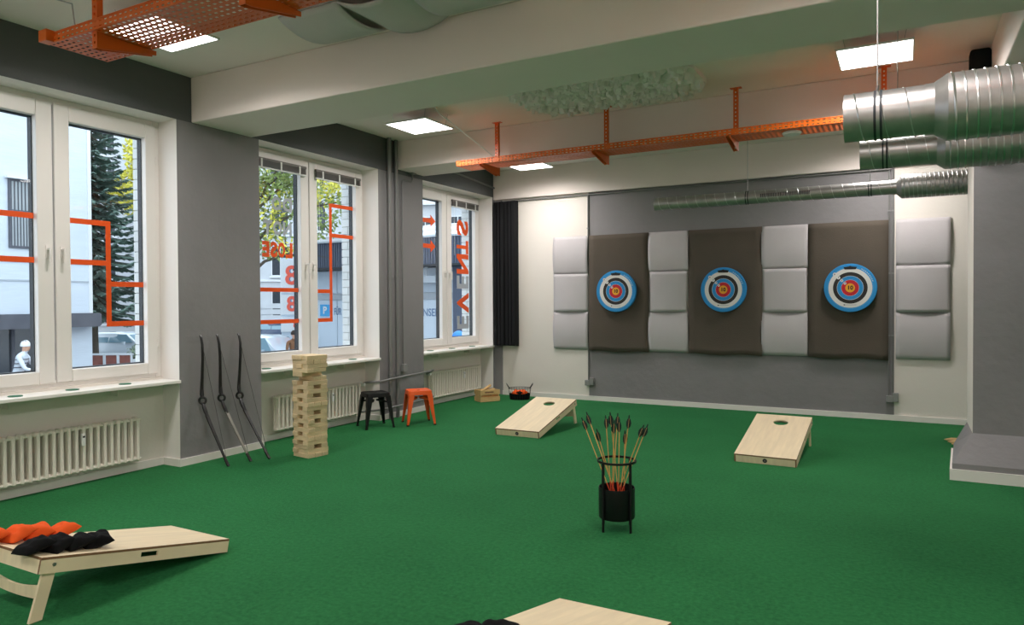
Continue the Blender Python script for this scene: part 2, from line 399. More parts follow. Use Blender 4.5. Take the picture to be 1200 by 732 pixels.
# ---------------------------------------------------------------- windows
def ring(mb, y0, y1, z0, z1, t, x0, x1, m=0, tb=None, tt=None):
    """rectangular ring in the YZ plane; t=side width, tb bottom, tt top"""
    tl, tr_ = t if isinstance(t, tuple) else (t, t); tb = tb or tl; tt = tt or tl
    mb.box(x0, y0, z0, x1, y0 + tl, z1, m); mb.box(x0, y1 - tr_, z0, x1, y1, z1, m)
    mb.box(x0, y0 + tl, z0, x1, y1 - tr_, z0 + tb, m); mb.box(x0, y0 + tl, z1 - tt, x1, y1 - tr_, z1, m)
    return mb
def window(i, c, label):
    W = empty('window_%d' % i, (0, c, 0)); struct(W, label, 'window')
    ring(MB(), -HW, HW, 0.90, 3.50, 0.065, -0.37, -0.285).build('frame', 'window_white', W, bevel=0.006)
    G = []
    for s in (-1, 1):
        y0, y1 = (-1.0, -0.008) if s < 0 else (0.008, 1.0)
        t = (0.11, 0.135) if s < 0 else (0.135, 0.11)
        sash = ring(MB(), y0, y1, 0.94, 3.455, t, -0.345, -0.268, tb=0.11, tt=0.145).build('sash', 'window_white', W, bevel=0.008)
        g0, g1 = y0 + t[0], y1 - t[1]
        ring(MB(), g0 - 0.004, g1 + 0.004, 1.046, 3.314, 0.014, -0.39, -0.334).build('gasket', 'gasket_dark', sash)
        MB().box(-0.328, g0 - 0.01, 1.04, -0.322, g1 + 0.01, 3.32).build('glass_pane', 'pane_glass', sash)
        h = MB(); yh = s * 0.062
        h.box(-0.268, yh - 0.015, 2.06, -0.258, yh + 0.015, 2.17)
        h.cyl((-0.262, yh, 2.14), (-0.215, yh, 2.14), 0.011, n=10)
        h.tube([(-0.215, yh, 2.15), (-0.212, yh, 2.10), (-0.214, yh, 2.02)], 0.011, n=8)
        h.build('handle', 'window_white', sash, smooth=40)
        hg = MB()
        for z in (1.25, 3.1): hg.cyl((-0.275, s * 1.005, z - 0.04), (-0.275, s * 1.005, z + 0.04), 0.012, n=8)
        hg.build('hinge', 'window_white', sash)
        G.append((g0, g1, sash))
    MB().box(-0.285, -HW, 0.845, 0.03, HW, 0.878).build('window_sill', 'sill_white', W, bevel=0.006)
    for y in (-0.45, 0.5): MB().box(-0.26, y - 0.008, 0.77, -0.15, y + 0.008, 0.845).build('sill_bracket', 'cream_wall', W)
    return W, G
win = []
for i, (c, lb) in enumerate(zip(WC, ('tall white double window with orange stepped stripes, nearest the viewer', 'tall white double window with slogan letters, behind the block tower', 'tall white double window with arrows and vertical lettering, by the far wall'))):
    win.append(window(i + 1, c, lb))
window(4, WALL[1], 'tall white double window beside the viewer, out of view')
window(5, WALL[0], 'tall white double window behind the viewer, out of view')
# flat vinyl marks on the panes (room side of the glass)
XV = -0.3205
def strip(W, y0, z0, y1, z1, m='vinyl_orange', name='vinyl_stripe'):
    return MB().box(XV, min(y0, y1), min(z0, z1), XV + 0.001, max(y0, y1), max(z0, z1)).build(name, m, W)
def gy(c, y): return y - c
W1, G1 = win[0]; c = WC[0]
T = 0.05
def hst(W, c, y0, y1, z): strip(W, y0 - c, z - T / 2, y1 - c, z + T / 2)
def vst(W, c, y, z0, z1): strip(W, y - T / 2 - c, z0, y + T / 2 - c, z1)
hst(W1, c, 2.76, 3.50, 2.43); hst(W1, c, 2.76, 3.50, 2.04)
hst(W1, c, 3.785, 4.195, 2.42); hst(W1, c, 3.785, 4.145, 2.04); vst(W1, c, 4.17, 1.43, 2.395)
hst(W1, c, 4.195, 4.53, 1.84); hst(W1, c, 4.195, 4.53, 1.455)
W2, G2 = win[1]; c = WC[1]
hst(W2, c, 5.895, 6.635, 1.81); hst(W2, c, 5.895, 6.635, 1.42)
hst(W2, c, 6.92, 7.195, 1.80); hst(W2, c, 6.92, 7.245, 1.42); vst(W2, c, 7.22, 1.445, 2.975)
hst(W2, c, 7.245, 7.665, 2.95); hst(W2, c, 7.245, 7.665, 2.55)
# lettering is stuck to be read from the street, so it reads mirrored from inside
def wtext(W, s, wd, ht, y, z, m, spin=0.0, name='vinyl_letter', bold=0.03):
    """one letter scaled to wd x ht (in its own reading direction), then turned by spin"""
    M = Matrix(((0, 0, -1, XV + 0.0006), (-1, 0, 0, y), (0, 1, 0, z), (0, 0, 0, 1))) @ Matrix.Rotation(spin, 4, 'Z')
    o = text(name, s, 1.0, Matrix.Identity(4), m, W, extrude=0.0004, bold=bold)
    xs = [v.co.x for v in o.data.vertices]; ys = [v.co.y for v in o.data.vertices]
    cx, cy = (min(xs) + max(xs)) / 2, (min(ys) + max(ys)) / 2
    o.data.transform(M @ Matrix.Diagonal((wd / (max(xs) - min(xs)), ht / (max(ys) - min(ys)), 1, 1)) @ Matrix.Translation((-cx, -cy, 0)))
    return o
def word(W, s, step, ht, yright, z, m, bold=0.03):
    for q, ch in enumerate(s): wtext(W, ch, step * (0.40 if ch == '!' else 0.90), ht, yright - step * (q + 0.5), z, m, bold=bold)
c = WC[1]
word(W2, 'DO', 0.172, 0.172, 6.545 - c, 2.865, 'vinyl_grey', 0.04)
word(W2, 'NOT', 0.157, 0.172, 6.535 - c, 2.565, 'vinyl_grey', 0.04)
word(W2, 'LOSE!', 0.124, 0.19, 6.545 - c, 2.30, 'vinyl_orange', 0.05)
W3, G3 = win[2]; c = WC[2]
for ch, z, wd in (('S', 2.935, 0.27), ('T', 2.60, 0.23), ('N', 2.305, 0.34), ('E', 1.99, 0.225), ('V', 1.63, 0.36), ('E', 1.295, 0.225)):
    wtext(W3, ch, wd, 0.375, 10.475 - c, z, 'vinyl_grey' if ch == 'E' else 'vinyl_orange', PI / 2, bold=0.04)
for z in (2.965, 2.555):
    MB().prism([(9.30 - c, z - 0.035), (9.52 - c, z - 0.035), (9.52 - c, z - 0.10), (9.66 - c, z), (9.52 - c, z + 0.10), (9.52 - c, z + 0.035), (9.30 - c, z + 0.035)], XV, XV + 0.001, 'x').build('vinyl_arrow', 'vinyl_orange', W3)
# white glazed bricks on the outside reveals: each brick a piece of the wall
proto = MB().box(-0.11, -0.03, -0.049, 0.11, 0.03, 0.049).build('brick', 'brick_white', wall_left, bevel=0.004)
proto_h = MB().box(-0.053, -0.03, -0.049, 0.053, 0.03, 0.049).build('brick', 'brick_white', wall_left, bevel=0.004)
first = [True, True]
def put(p, k, loc):
    if first[k]: p.location = loc; first[k] = False
    else: share(p, 'brick', wall_left, loc)
for c in WC:
    yb = c + HW - 0.035
    MB().box(-0.60, yb - 0.02, 0.9, -0.392, c + HW, 3.5).build('mortar_bed', 'mortar', wall_left)
    for r in range(24):
        z = 0.955 + r * 0.107
        if r % 2: put(proto, 0, (-0.505, yb, z))
        else:
            put(proto_h, 1, (-0.448, yb, z)); put(proto_h, 1, (-0.562, yb, z))

# round green pads lying on the sills
pads = [(-0.10, 3.22, 'green round pad on the first window sill, nearest the viewer'), (-0.12, 3.70, 'green round pad in the middle of the first window sill'), (-0.13, 4.20, 'green round pad on the first window sill, beside the grey pier'),
        (-0.13, 5.93, 'green round pad on the second window sill, left of the block tower'), (-0.13, 7.42, 'green round pad on the second window sill, right end'),
        (-0.15, 9.25, 'green round pad on the third window sill, left end'), (-0.15, 9.87, 'green round pad on the third window sill, middle'), (-0.15, 10.5, 'green round pad on the third window sill, right end')]
for x, y, lb in pads:
    tag(MB().lathe([(0.001, 0), (0.052, 0.0), (0.055, 0.002), (0.055, 0.006), (0.050, 0.008), (0.001, 0.008)], (0, 0, 0), 20).build('sill_pad', 'disc_green', loc=(x, y, 0.878), smooth=40), lb, 'pad', 'green pads on the window sills')

# venetian blinds, drawn up
def blind(c, y0, y1, z, label):
    B = empty('venetian_blind', (-0.24, (y0 + y1) / 2, z), label=label, cat='blind', group='drawn-up venetian blinds')
    L = y1 - y0
    MB().box(-0.014, -L / 2, 0.0, 0.014, L / 2, 0.028).build('headrail', 'blind_grey', B)
    for k in range(7): MB().box(-0.013, -L / 2 + 0.005, -0.009 - k * 0.010, 0.015, L / 2 - 0.005, -0.004 - k * 0.010).build('slat', 'blind_grey', B)
    MB().box(-0.013, -L / 2 + 0.003, -0.092, 0.013, L / 2 - 0.003, -0.078).build('bottom_rail', 'plastic_white', B)
    for f in (-0.36, 0.0, 0.36):
        MB().box(0.014, f * L - 0.012, -0.085, 0.018, f * L + 0.012, 0.015).build('ladder_tape', 'plastic_white', B)
    MB().cyl((0.01, -L / 2 + 0.05, -0.08), (0.01, -L / 2 + 0.05, -0.9), 0.002, n=6).build('pull_cord', 'plastic_white', B)
blind(WC[1], 5.86, 6.70, 3.34, 'grey venetian blind drawn up on the left sash behind the tower')
blind(WC[1], 6.87, 7.73, 3.34, 'grey venetian blind drawn up on the sash with the stepped orange line')
blind(WC[2], 10.03, 10.87, 3.34, 'grey venetian blind drawn up above the vertical lettering by the far wall')

# ---------------------------------------------------------------- radiators
def radiator(y1, n, label, valve):
    step = 0.0655; y0 = y1 - n * step
    R = empty('radiator', (-0.18, y0, 0.10), label=label, cat='radiator', group='cream column radiators under the windows')
    sec = MB(); H = 0.45
    for x in (0.034, 0.0, -0.034):
        sec.tube([(x, 0, 0.03), (x, 0, 0.10), (x, 0, H - 0.10), (x, 0, H - 0.03)], [0.019, 0.0165, 0.0165, 0.019], n=8)
    for z in (0.035, H - 0.035):
        sec.tube([(-0.05, 0, z), (-0.035, 0, z), (0.035, 0, z), (0.05, 0, z)], [0.012, 0.025, 0.025, 0.012], n=8)
        sec.cyl((0, -step / 2, z), (0, step / 2, z), 0.019, n=8)
        sec.cyl((0.03, -step / 2, z), (0.03, step / 2, z), 0.011, n=6)
    s0 = sec.build('section', 'radiator_cream', R, smooth=50, loc=(0, step / 2, 0))
    for k in range(1, n): share(s0, 'section', R, (0, step * (k + 0.5), 0))
    mt = MB().box(0.042, n * step * 0.62 - 0.016, 0.26, 0.066, n * step * 0.62 + 0.016, 0.37).build('heat_meter', 'plastic_white', R, bevel=0.004)
    MB().box(0.066, n * step * 0.62 - 0.010, 0.335, 0.067, n * step * 0.62 + 0.010, 0.35).build('display', 'gasket_dark', mt)
    for f in (0.15, 0.85): MB().box(-0.075, f * n * step - 0.012, 0.05, -0.03, f * n * step + 0.012, 0.42).build('wall_bracket', 'radiator_cream', R)
    if valve:
        yv = n * step if valve > 0 else 0.0
        v = MB(); v.cyl((0, yv, H - 0.035), (0, yv + valve * 0.05, H - 0.035), 0.012, n=8); v.cyl((0, yv + valve * 0.05, H - 0.06), (0, yv + valve * 0.05, H - 0.0), 0.014, n=8)
        v.cyl((0, yv + valve * 0.05, H - 0.035), (0.06, yv + valve * 0.05, H - 0.035), 0.018, 0.022, n=10)
        v.build('valve', 'plastic_white', R, smooth=40)
    return R
radiator(4.365, 23, 'cream column radiator under the first window, nearest the viewer', 0)
radiator(7.60, 23, 'cream column radiator behind the wooden block tower', 1)
radiator(10.78, 23, 'cream column radiator beside the orange stool, under the third window', -1)

# ---------------------------------------------------------------- pipes on the second pier
def pipe(pts, r, label, m='pipe_grey', name='heating_pipe', cat='pipe', clips=()):
    p0 = Vector(pts[0]); P = empty(name, p0, label=label, cat=cat)
    MB().tube([Vector(q) - p0 for q in pts], r, n=10).build('tube', m, P, smooth=50)
    for q, d in clips:
        q = Vector(q) - p0; d = Vector(d)
        MB().cyl(q - d * 0.012, q + d * 0.012, r + 0.008, n=10).build('clamp', m, P, smooth=40)
    return P
pipe([(0.05, 8.01, 0), (0.05, 8.01, CZ)], 0.030, 'grey riser pipe on the second pier, left of the pair', clips=[((0.05, 8.01, 2.0), (0, 0, 1)), ((0.05, 8.01, 0.62), (0, 0, 1))])
pipe([(0.05, 8.165, 0), (0.05, 8.165, CZ)], 0.026, 'grey riser pipe on the second pier, right of the pair', clips=[((0.05, 8.165, 2.02), (0, 0, 1)), ((0.05, 8.165, 0.62), (0, 0, 1))])
pipe([(-0.18, 7.67, 0.515), (-0.18, 7.74, 0.53), (0.055, 7.80, 0.55), (0.10, 7.9, 0.57), (0.10, 8.9, 0.60), (0.02, 9.08, 0.60), (-0.18, 9.20, 0.52)], 0.016, 'grey supply pipe joining the second and third radiators', clips=[])
pipe([(-0.18, 7.62, 0.135), (0.055, 7.80, 0.16), (0.10, 7.9, 0.17), (0.10, 8.9, 0.19), (0.02, 9.08, 0.19), (-0.18, 9.22, 0.135)], 0.014, 'thin grey return pipe low behind the stools')
cd = empty('wall_conduit', (0.02, 8.34, 0.62), label='thin grey cable conduit rising from a switch box on the second pier', cat='conduit')
MB().tube([(0, 0, 0.12), (0, 0, 2.78), (0, 0.03, 2.81), (0, 0.22, 2.81), (0, 0.25, 2.84), (0, 0.25, 2.95)], 0.012, n=8).build('tube', 'pipe_grey', cd, smooth=50)
MB().box(-0.02, -0.045, 0.02, 0.04, 0.045, 0.13).build('switch_box', 'switch_grey', cd, bevel=0.006)
MB().box(-0.02, 0.20, 2.92, 0.04, 0.30, 2.97).build('junction', 'switch_grey', cd, bevel=0.006)
# upper conduit above the third window
pipe([(0.02, 8.95, 3.80), (0.02, 11.03, 3.66)], 0.016, 'grey conduit sloping across the shaded lintel of the third window', name='lintel_conduit', cat='conduit')
# back wall conduits
def conduit(x, label, twin):
    P = empty('wall_conduit', (x, YB - 0.02, 0.25), label=label, cat='conduit')
    for d in ([-0.02, 0.025] if twin else [0]):
        MB().cyl((d, 0, 0.06), (d, 0, 3.17), 0.012, n=8).build('tube', 'pipe_grey', P, smooth=50)
        for z in (0.9, 1.75, 2.6): MB().box(d - 0.018, -0.012, z, d + 0.018, 0.02, z + 0.02).build('clip', 'switch_grey', P)
    MB().box(-0.05, -0.05, -0.0, 0.03, 0.02, 0.09).build('switch_box', 'switch_grey', P, bevel=0.006)
    MB().box(0.03, -0.05, 0.01, 0.10, 0.02, 0.13).build('socket_box', 'switch_grey', P, bevel=0.006)
conduit(1.80, 'grey cable conduit left of the first target mat', False)
conduit(6.245, 'twin grey cable conduits right of the third target mat', True)
pipe([(0.12, YB - 0.025, 3.41), (6.25, YB - 0.025, 3.425)], 0.012, 'thin dark conduit running level under the far beam', name='wall_conduit', cat='conduit')

# ================================================================== TARGET WALL
def arch_panel(name, loc, s, bulge, along, orient, label, group, m):
    """curved felt sheet; orient 'wall' (faces -Y) or 'ceiling' (faces -Z)"""
    N = 12; mb = MB(); vs = []; fs = []
    for i in range(N + 1):
        for j in range(N + 1):
            u, v = i / N - 0.5, j / N - 0.5
            k = v if along == 'v' else u
            d = 0.016 + bulge * (1 - (2 * k) ** 2)
            vs.append((u * s, -d, v * s) if orient == 'wall' else (u * s, v * s, -d))
    for i in range(N):
        for j in range(N):
            a = i * (N + 1) + j; fs.append((a, a + N + 1, a + N + 2, a + 1))
    mb.add(vs, fs); o = mb.build(name, m, loc=loc, smooth=60, solid=0.018)
    return tag(o, label, 'acoustic panel', group)
colx = [(1.17, 'left of the first target'), (2.845, 'between first and second targets'), (4.565, 'between second and third targets'), (6.31, 'right of the third target')]
for x0, where in colx:
    for r, nm in ((2, 'top'), (1, 'middle'), (0, 'bottom')):
        arch_panel('acoustic_panel', (x0 + 0.315, YB - 0.008, 0.85 + 0.627 * (r + 0.5)), 0.632, 0.038, 'u' if r == 1 else 'v', 'wall',
                   '%s light grey curved felt panel, %s' % (nm, where), 'curved felt panels on the target wall', 'acoustic_grey')
mats_x = [(1.825, 2.845, 'dark brown rubber mat behind the leftmost archery target'), (3.485, 4.570, 'dark brown rubber mat behind the middle archery target'), (5.205, 6.220, 'dark brown rubber mat behind the rightmost archery target')]
for q, (x0, x1, lb) in enumerate(mats_x):
    mb = MB(); vs = []; fs = []; NX, NZ = 10, 24
    for j in range(NZ + 1):
        for i in range(NX + 1):
            x = x0 + (x1 - x0) * i / NX; t = j / NZ
            z = 0.83 + (2.735 - 0.83) * t + (0.02 * math.sin(i * 0.9 + q) * (1 - t) * 0.5)
            y = YB - 0.035 - 0.012 * (noise.noise((x * 2, z * 2.4, q)) + 0.3) - 0.02 * (1 - t) ** 3
            vs.append((x - (x0 + x1) / 2, y - (YB - 0.03), z))
    for j in range(NZ):
        for i in range(NX):
            a = j * (NX + 1) + i; fs.append((a, a + 1, a + NX + 2, a + NX + 1))
    mb.add(vs, fs); o = mb.build('target_mat', 'target_mat', loc=((x0 + x1) / 2, YB - 0.03, 0), smooth=60, solid=0.02)
    tag(o, lb, 'mat', 'rubber mats behind the targets')
def target(x, z, label):
    Tt = empty('archery_target', (x, YB - 0.108, z), label=label, cat='target', group='round archery targets')
    R = 0.335
    d = MB().lathe([(R - 0.010, 0.036), (R, 0.028), (R, -0.02), (R - 0.006, -0.026), (0.001, -0.026)], n=56, axis='y', caps=True)
    d.build('target_face', 'target_rings', Tt, smooth=40)
    yy = -0.0275
    MX = lambda px, pz: Matrix(((1, 0, 0, px), (0, 0, -1, yy), (0, 1, 0, pz), (0, 0, 0, 1)))
    text('score_ten', '10', 0.075, MX(0, 0), 'print_black', Tt, 0.0006, 0.003)
    for s, rr in (('6', 0.272), ('7', 0.205), ('8', 0.145), ('9', 0.090)):
        px, pz = -rr * 0.72, rr * 0.70
        dd = MB().lathe([(0.001, 0.0008), (0.024 if s in '67' else 0.018, 0.0008), (0.024 if s in '67' else 0.018, -0.0003), (0.001, -0.0003)], (px, yy, pz), 16, axis='y').build('score_disc', 'print_white', Tt)
        text('score_digit', s, 0.034 if s in '67' else 0.026, MX(px, pz) @ Matrix.Translation((0, 0, 0.0016)), 'print_black', Tt, 0.0003, 0.001)
    MB().prism([(-0.085, 0.288), (-0.07, 0.255), (0.07, 0.255), (0.085, 0.288), (0.02, 0.296), (0.0, 0.305), (-0.02, 0.296)], yy - 0.001, yy + 0.002, 'y').build('carry_slot', 'print_black', Tt)
    for k in range(9):
        a = math.radians(60 - k * 5.2); rr = 0.298
        text('rim_mark', '-', 0.04, MX(rr * math.cos(a), rr * math.sin(a)) @ Matrix.Rotation(a - PI / 2, 4, 'Z'), 'print_white', Tt, 0.0004, 0.002)
    MB().box(-0.075, yy - 0.0006, -0.238, 0.08, yy + 0.001, -0.232).build('fine_print', 'panel_grey', Tt)
    MB().box(-0.082, yy - 0.0008, -0.241, -0.064, yy + 0.001, -0.228).build('fine_print', 'print_black', Tt)
target(2.325, 1.808, 'round blue-rimmed archery target on the leftmost brown mat')
target(4.028, 1.812, 'round blue-rimmed archery target on the middle brown mat')
target(5.752, 1.815, 'round blue-rimmed archery target on the rightmost brown mat')
# black ridged corner foam
def foam(name, loc, wdt, h, ribs, depth, label, rz=0):
    F = empty(name, loc, rz, label, 'acoustic foam')
    MB().box(0, -0.04, 0, wdt, 0, h).build('backing', 'foam_black', F)
    s = wdt / ribs
    for k in range(ribs):
        d = depth * (0.65 + 0.35 * ((k * 7) % 3) / 2)
        MB().prism([(k * s, -0.04), (k * s + s * 0.12, -0.04 - d), (k * s + s * 0.80, -0.04 - d * 0.92), (k * s + s * 0.98, -0.04)], 0.004, h - 0.004, 'z').build('rib', 'foam_black', F, bevel=0.004)
    return F
foam('corner_foam', (0.04, YB - 0.03, 0.875), 0.45, 2.53, 6, 0.10, 'tall black ribbed foam absorber in the far left corner')
fb = MB().prism([(6.93, 3.0), (7.098, 3.0), (7.098, 3.90), (7.085, 3.925), (6.945, 3.925), (6.93, 3.90)], 7.76, 7.88, 'y').build('foam_block', 'foam_black', bevel=0.015)
fb.data.transform(Matrix.Translation((-7.0, -7.8, -3.0))); fb.location = (7.0, 7.8, 3.0)
tag(fb, 'black foam block high up beside the girder, above the ducts', 'foam block')

# ================================================================== CEILING THINGS
def led(x, y, label):
    Ld = empty('led_panel', (x, y, 3.79), label=label, cat='ceiling light', group='square ceiling light panels')
    s = 0.30; fr = MB()
    for a in ((-s, -s, s, -s + 0.012), (-s, s - 0.012, s, s), (-s, -s + 0.012, -s + 0.012, s - 0.012), (s - 0.012, -s + 0.012, s, s - 0.012)): fr.box(a[0], a[1], 0, a[2], a[3], 0.014)
    fr.box(-s, -s, 0.012, s, s, 0.016)
    fr.build('frame', 'led_frame', Ld)
    MB().box(-s + 0.012, -s + 0.012, 0.002, s - 0.012, s - 0.012, 0.008).build('diffuser', 'led_diffuser', Ld)
    la = bpy.data.lights.new('panel_light', 'AREA'); la.shape = 'SQUARE'; la.size = 0.57; la.energy = LED_WATTS; la.spread = LED_SPREAD; la.color = (1.0, 0.95, 0.93)
    lo = bpy.data.objects.new('panel_light', la); COL.objects.link(lo); lo.parent = Ld; lo.location = (0, 0, -0.004)
    for dx in (-0.22, 0.22):
        for dy in (-0.22, 0.22):
            MB().cyl((dx, dy, 0.016), (dx * 1.15, dy * 1.05, 0.17), 0.0022, n=5).build('suspension_wire', 'wire_steel', Ld)
led(1.23, 3.68, 'bright square light panel above the near orange tray, left')
led(1.22, 7.137, 'bright square light panel beyond the near beam, left of the second tray')
led(6.183, 7.07, 'bright square light panel above the metal ducts')
led(1.20, 10.05, 'bright square light panel below the far end of the second tray')
led(6.19, 10.05, 'added unseen square light panel behind the metal ducts, near the target wall')  # hidden panel, added for symmetrical lighting
led(6.19, 3.40, 'square light panel out of view above the viewer')
for x, y in ((1.06, 0.3), (6.175, 0.3), (9.6, 0.3), (1.06, -2.8), (6.175, -2.8), (9.6, -2.8)):  # unseen panels added to light the hall
    led(x, y, 'added square light panel elsewhere on the ceiling, out of view')

def tray(name, x0, x1, y0, y1, z, post_side, posts, label, endbox):
    """perforated steel cable tray hung from the ceiling"""
    Tn = empty(name, (x0, y0, z), label=label, cat='cable tray', group='orange perforated cable trays')
    L, Wd = x1 - x0, y1 - y0; nu = int(L / 0.05); nv = 9
    MB().perf(lambda u, v: (u * L / nu, v * Wd / nv, 0.0), nu, nv, 0.55, 0.42).build('tray_bed', 'orange_steel', Tn, solid=0.002)
    for y in (0.0, Wd):
        lp = MB().perf(lambda u, v: (u * L / nu, y, v * 0.03), nu, 2, 0.5, 0.30)
        lp.build('side_rail', 'orange_steel', Tn, solid=0.002)
        MB().box(0, y - 0.006, 0.058, L, y + 0.006, 0.064).build('rail_lip', 'orange_steel', Tn)
    for xp in posts:
        x = xp - x0; yp = (0.025 if post_side < 0 else Wd + 0.005)
        zt = CZ - z; po = MB()
        po.box(x - 0.025, yp + 0.0, -0.10, x - 0.021, yp + 0.04, zt); po.box(x + 0.021, yp + 0.0, -0.10, x + 0.025, yp + 0.04, zt)
        po.box(x - 0.06, yp - 0.01, zt - 0.006, x + 0.06, yp + 0.05, zt)
        # slotted web
        for k in range(16):
            za = -0.10 + k * (zt + 0.10) / 16; zb = za + (zt + 0.10) / 16 * 0.62
            po.box(x - 0.021, yp, za, x + 0.021, yp + 0.003, zb)
            po.box(x - 0.021, yp, zb, x - 0.008, yp + 0.003, za + (zt + 0.10) / 16); po.box(x + 0.008, yp, zb, x + 0.021, yp + 0.003, za + (zt + 0.10) / 16)
        po.build('post', 'orange_steel', Tn)
        a = MB()
        if post_side < 0: poly = [(yp + 0.04, -0.002), (Wd + 0.03, -0.002), (Wd + 0.03, -0.03), (yp + 0.04, -0.10)]
        else: poly = [(yp, -0.002), (-0.03, -0.002), (-0.03, -0.028), (yp, -0.10)]
        a.prism(poly, x - 0.024, x - 0.019, 'x'); a.prism(poly, x + 0.019, x + 0.024, 'x')
        yl, yh = min(p[0] for p in poly), max(p[0] for p in poly)
        a.box(x - 0.024, yl, -0.006, x + 0.024, yh, -0.002)
        a.build('bracket_arm', 'orange_steel', Tn)
    if endbox: MB().box(-0.02, -0.05, -0.0, 0.07, 0.02, 0.075).build('end_box', 'orange_steel', Tn, bevel=0.004)
    return Tn
tray('cable_tray', 1.50, 6.9, 2.66, 3.06, 3.35, -1, (1.97, 3.30, 4.76, 6.28), 'orange perforated cable tray at upper left, nearest the viewer', True)
tray('cable_tray', 1.42, 6.9, 7.64, 8.00, 3.372, 1, (1.80, 3.30, 4.80, 6.23), 'long orange perforated cable tray in front of the target wall', False)
sd = MB().lathe([(0.001, 0.0), (0.085, 0.0), (0.095, -0.012), (0.085, -0.03), (0.04, -0.038), (0.001, -0.038)], n=24).build('access_point', 'plastic_white', loc=(5.40, 7.80, 3.368), smooth=50)
tag(sd, 'small round white unit under the orange tray, left of the ducts', 'sensor')

# ceiling felt panels and relief panel
for k, (x, al, lb) in enumerate(((2.31, 'v', 'leftmost grey curved felt panel on the ceiling by the near tray'), (2.93, 'u', 'second grey curved felt panel from the left on the ceiling'), (3.55, 'v', 'rightmost visible grey curved felt panel on the ceiling'))):
    arch_panel('ceiling_felt_panel', (x, 4.47, 3.955), 0.62, 0.075, al, 'ceiling', lb, 'curved felt panels on the ceiling', 'acoustic_ceiling')
rp = empty('relief_panel', (3.58, 7.22, CZ), label='white rough-textured relief panel on the ceiling between beam and tray', cat='ceiling panel')
poly = [(-1.02, -0.40), (-0.90, -0.64), (0.85, -0.64), (1.02, -0.25), (1.02, 0.30), (0.86, 0.62), (-0.98, 0.62), (-1.02, 0.55)]
MB().prism(poly, -0.045, 0.0, 'z').build('backing_board', 'relief_white', rp)
rb = MB(); rnd = random.Random(3)
for _ in range(620):
    x, y = rnd.uniform(-0.98, 0.98), rnd.uniform(-0.60, 0.59)
    if abs(x) > 0.86 and abs(y) > 0.35: continue
    h = rnd.uniform(0.03, 0.10); s = rnd.uniform(0.05, 0.10)
    a = rnd.uniform(0, PI); M = Matrix.Rotation(a, 3, 'Z') @ Matrix.Rotation(rnd.uniform(-0.4, 0.4), 3, 'X')
    q = [M @ Vector((sx * s / 2 * t, sy * s / 2 * t, zz)) for zz, t in ((0.02, 1.0), (-h, 0.55)) for sx, sy in ((-1, -1), (1, -1), (1, 1), (-1, 1))]
    rb.add([(v.x + x, v.y + y, min(v.z - 0.04, -0.002)) for v in q], [(0, 3, 2, 1), (4, 5, 6, 7), (0, 1, 5, 4), (2, 3, 7, 6), (3, 0, 4, 7), (1, 2, 6, 5)])
tag(rb.build('relief_lumps', 'relief_white', rp), kind='stuff')

# spiral ducts
def helix(r, x0, x1, pitch, rr, n=26):
    turns = (x1 - x0) / pitch; N = int(turns * n)
    return [(x0 + (x1 - x0) * i / N, r * math.cos(2 * PI * turns * i / N), r * math.sin(2 * PI * turns * i / N)) for i in range(N + 1)]
def duct(x0, xb, x1, y, z, r, R, pitch, bpitch, hangers, label, grille=None):
    D = empty('ventilation_duct', (x0, y, z), label=label, cat='duct', group='spiral ventilation ducts')
    a = xb - x0; b = x1 - x0
    sp = MB().lathe([(r - 0.004, a), (r - 0.004, 0.0), (r, 0.0), (r, a - 0.05), (r + 0.004, a - 0.05), (r + 0.004, a)], n=40, axis='x', caps=False).build('spiral_pipe', 'galvanised', D, smooth=40)
    MB().tube(helix(r + 0.0005, 0.01, a - 0.06, pitch, 0), 0.0035, n=5).build('seam', 'galvanised_seam', sp, smooth=60)
    MB().lathe([(r + 0.004, a - 0.01), (r + 0.012, a + 0.0), (R - 0.008, a + 0.035), (R, a + 0.045)], n=40, axis='x', caps=False).build('reducer', 'galvanised', D, smooth=50)
    bp = MB().lathe([(R, a + 0.045), (R, b)], n=44, axis='x', caps=False).build('silencer_pipe', 'galvanised', D, smooth=40)
    MB().tube(helix(R + 0.0005, a + 0.05, b, bpitch, 0), 0.0055, n=5).build('seam', 'galvanised_seam', bp, smooth=60)
    for hx, wx in hangers:
        for off in (-0.014, 0.014):
            MB().lathe([(r + 0.001, hx - x0 + off - 0.006), (r + 0.004, hx - x0 + off - 0.006), (r + 0.004, hx - x0 + off + 0.006), (r + 0.001, hx - x0 + off + 0.006)], n=32, axis='x', caps=False).build('clamp_band', 'gasket_dark', D, smooth=40)
        MB().cyl((wx - x0, 0, r), (wx - x0, 0, CZ - z), 0.004, n=6).build('hanger_wire', 'wire_steel', D)
        MB().cyl((wx - x0, 0, r), (wx - x0, 0, r + 0.03), 0.008, n=6).build('hanger_nut', 'bolt_steel', D)
    if grille:
        g0, g1 = grille; g = MB(); n = 30
        ang0, ang1 = math.radians(168), math.radians(198)
        for k in range(n):
            xx = g0 - x0 + (g1 - g0) * (k + 0.5) / n
            g.tube([(xx, (r + 0.002) * math.cos(ang0 + (ang1 - ang0) * q / 4), -(r + 0.002) * math.sin(ang0 + (ang1 - ang0) * q / 4)) for q in range(5)], 0, flat=((g1 - g0) / n * 0.55, 0.003), up=(1, 0, 0))
        g.build('outlet_slots', 'gasket_dark', D)
duct(6.135, 6.555, 10.5, 4.20, 2.61, 0.124, 0.165, 0.115, 0.046, ((6.295, 6.290),), 'thick galvanised spiral duct at upper right, nearest the viewer')
duct(6.095, 6.64, 10.5, 6.50, 2.83, 0.122, 0.168, 0.13, 0.048, ((6.275, 6.362),), 'galvanised spiral duct just below and behind the nearest duct')
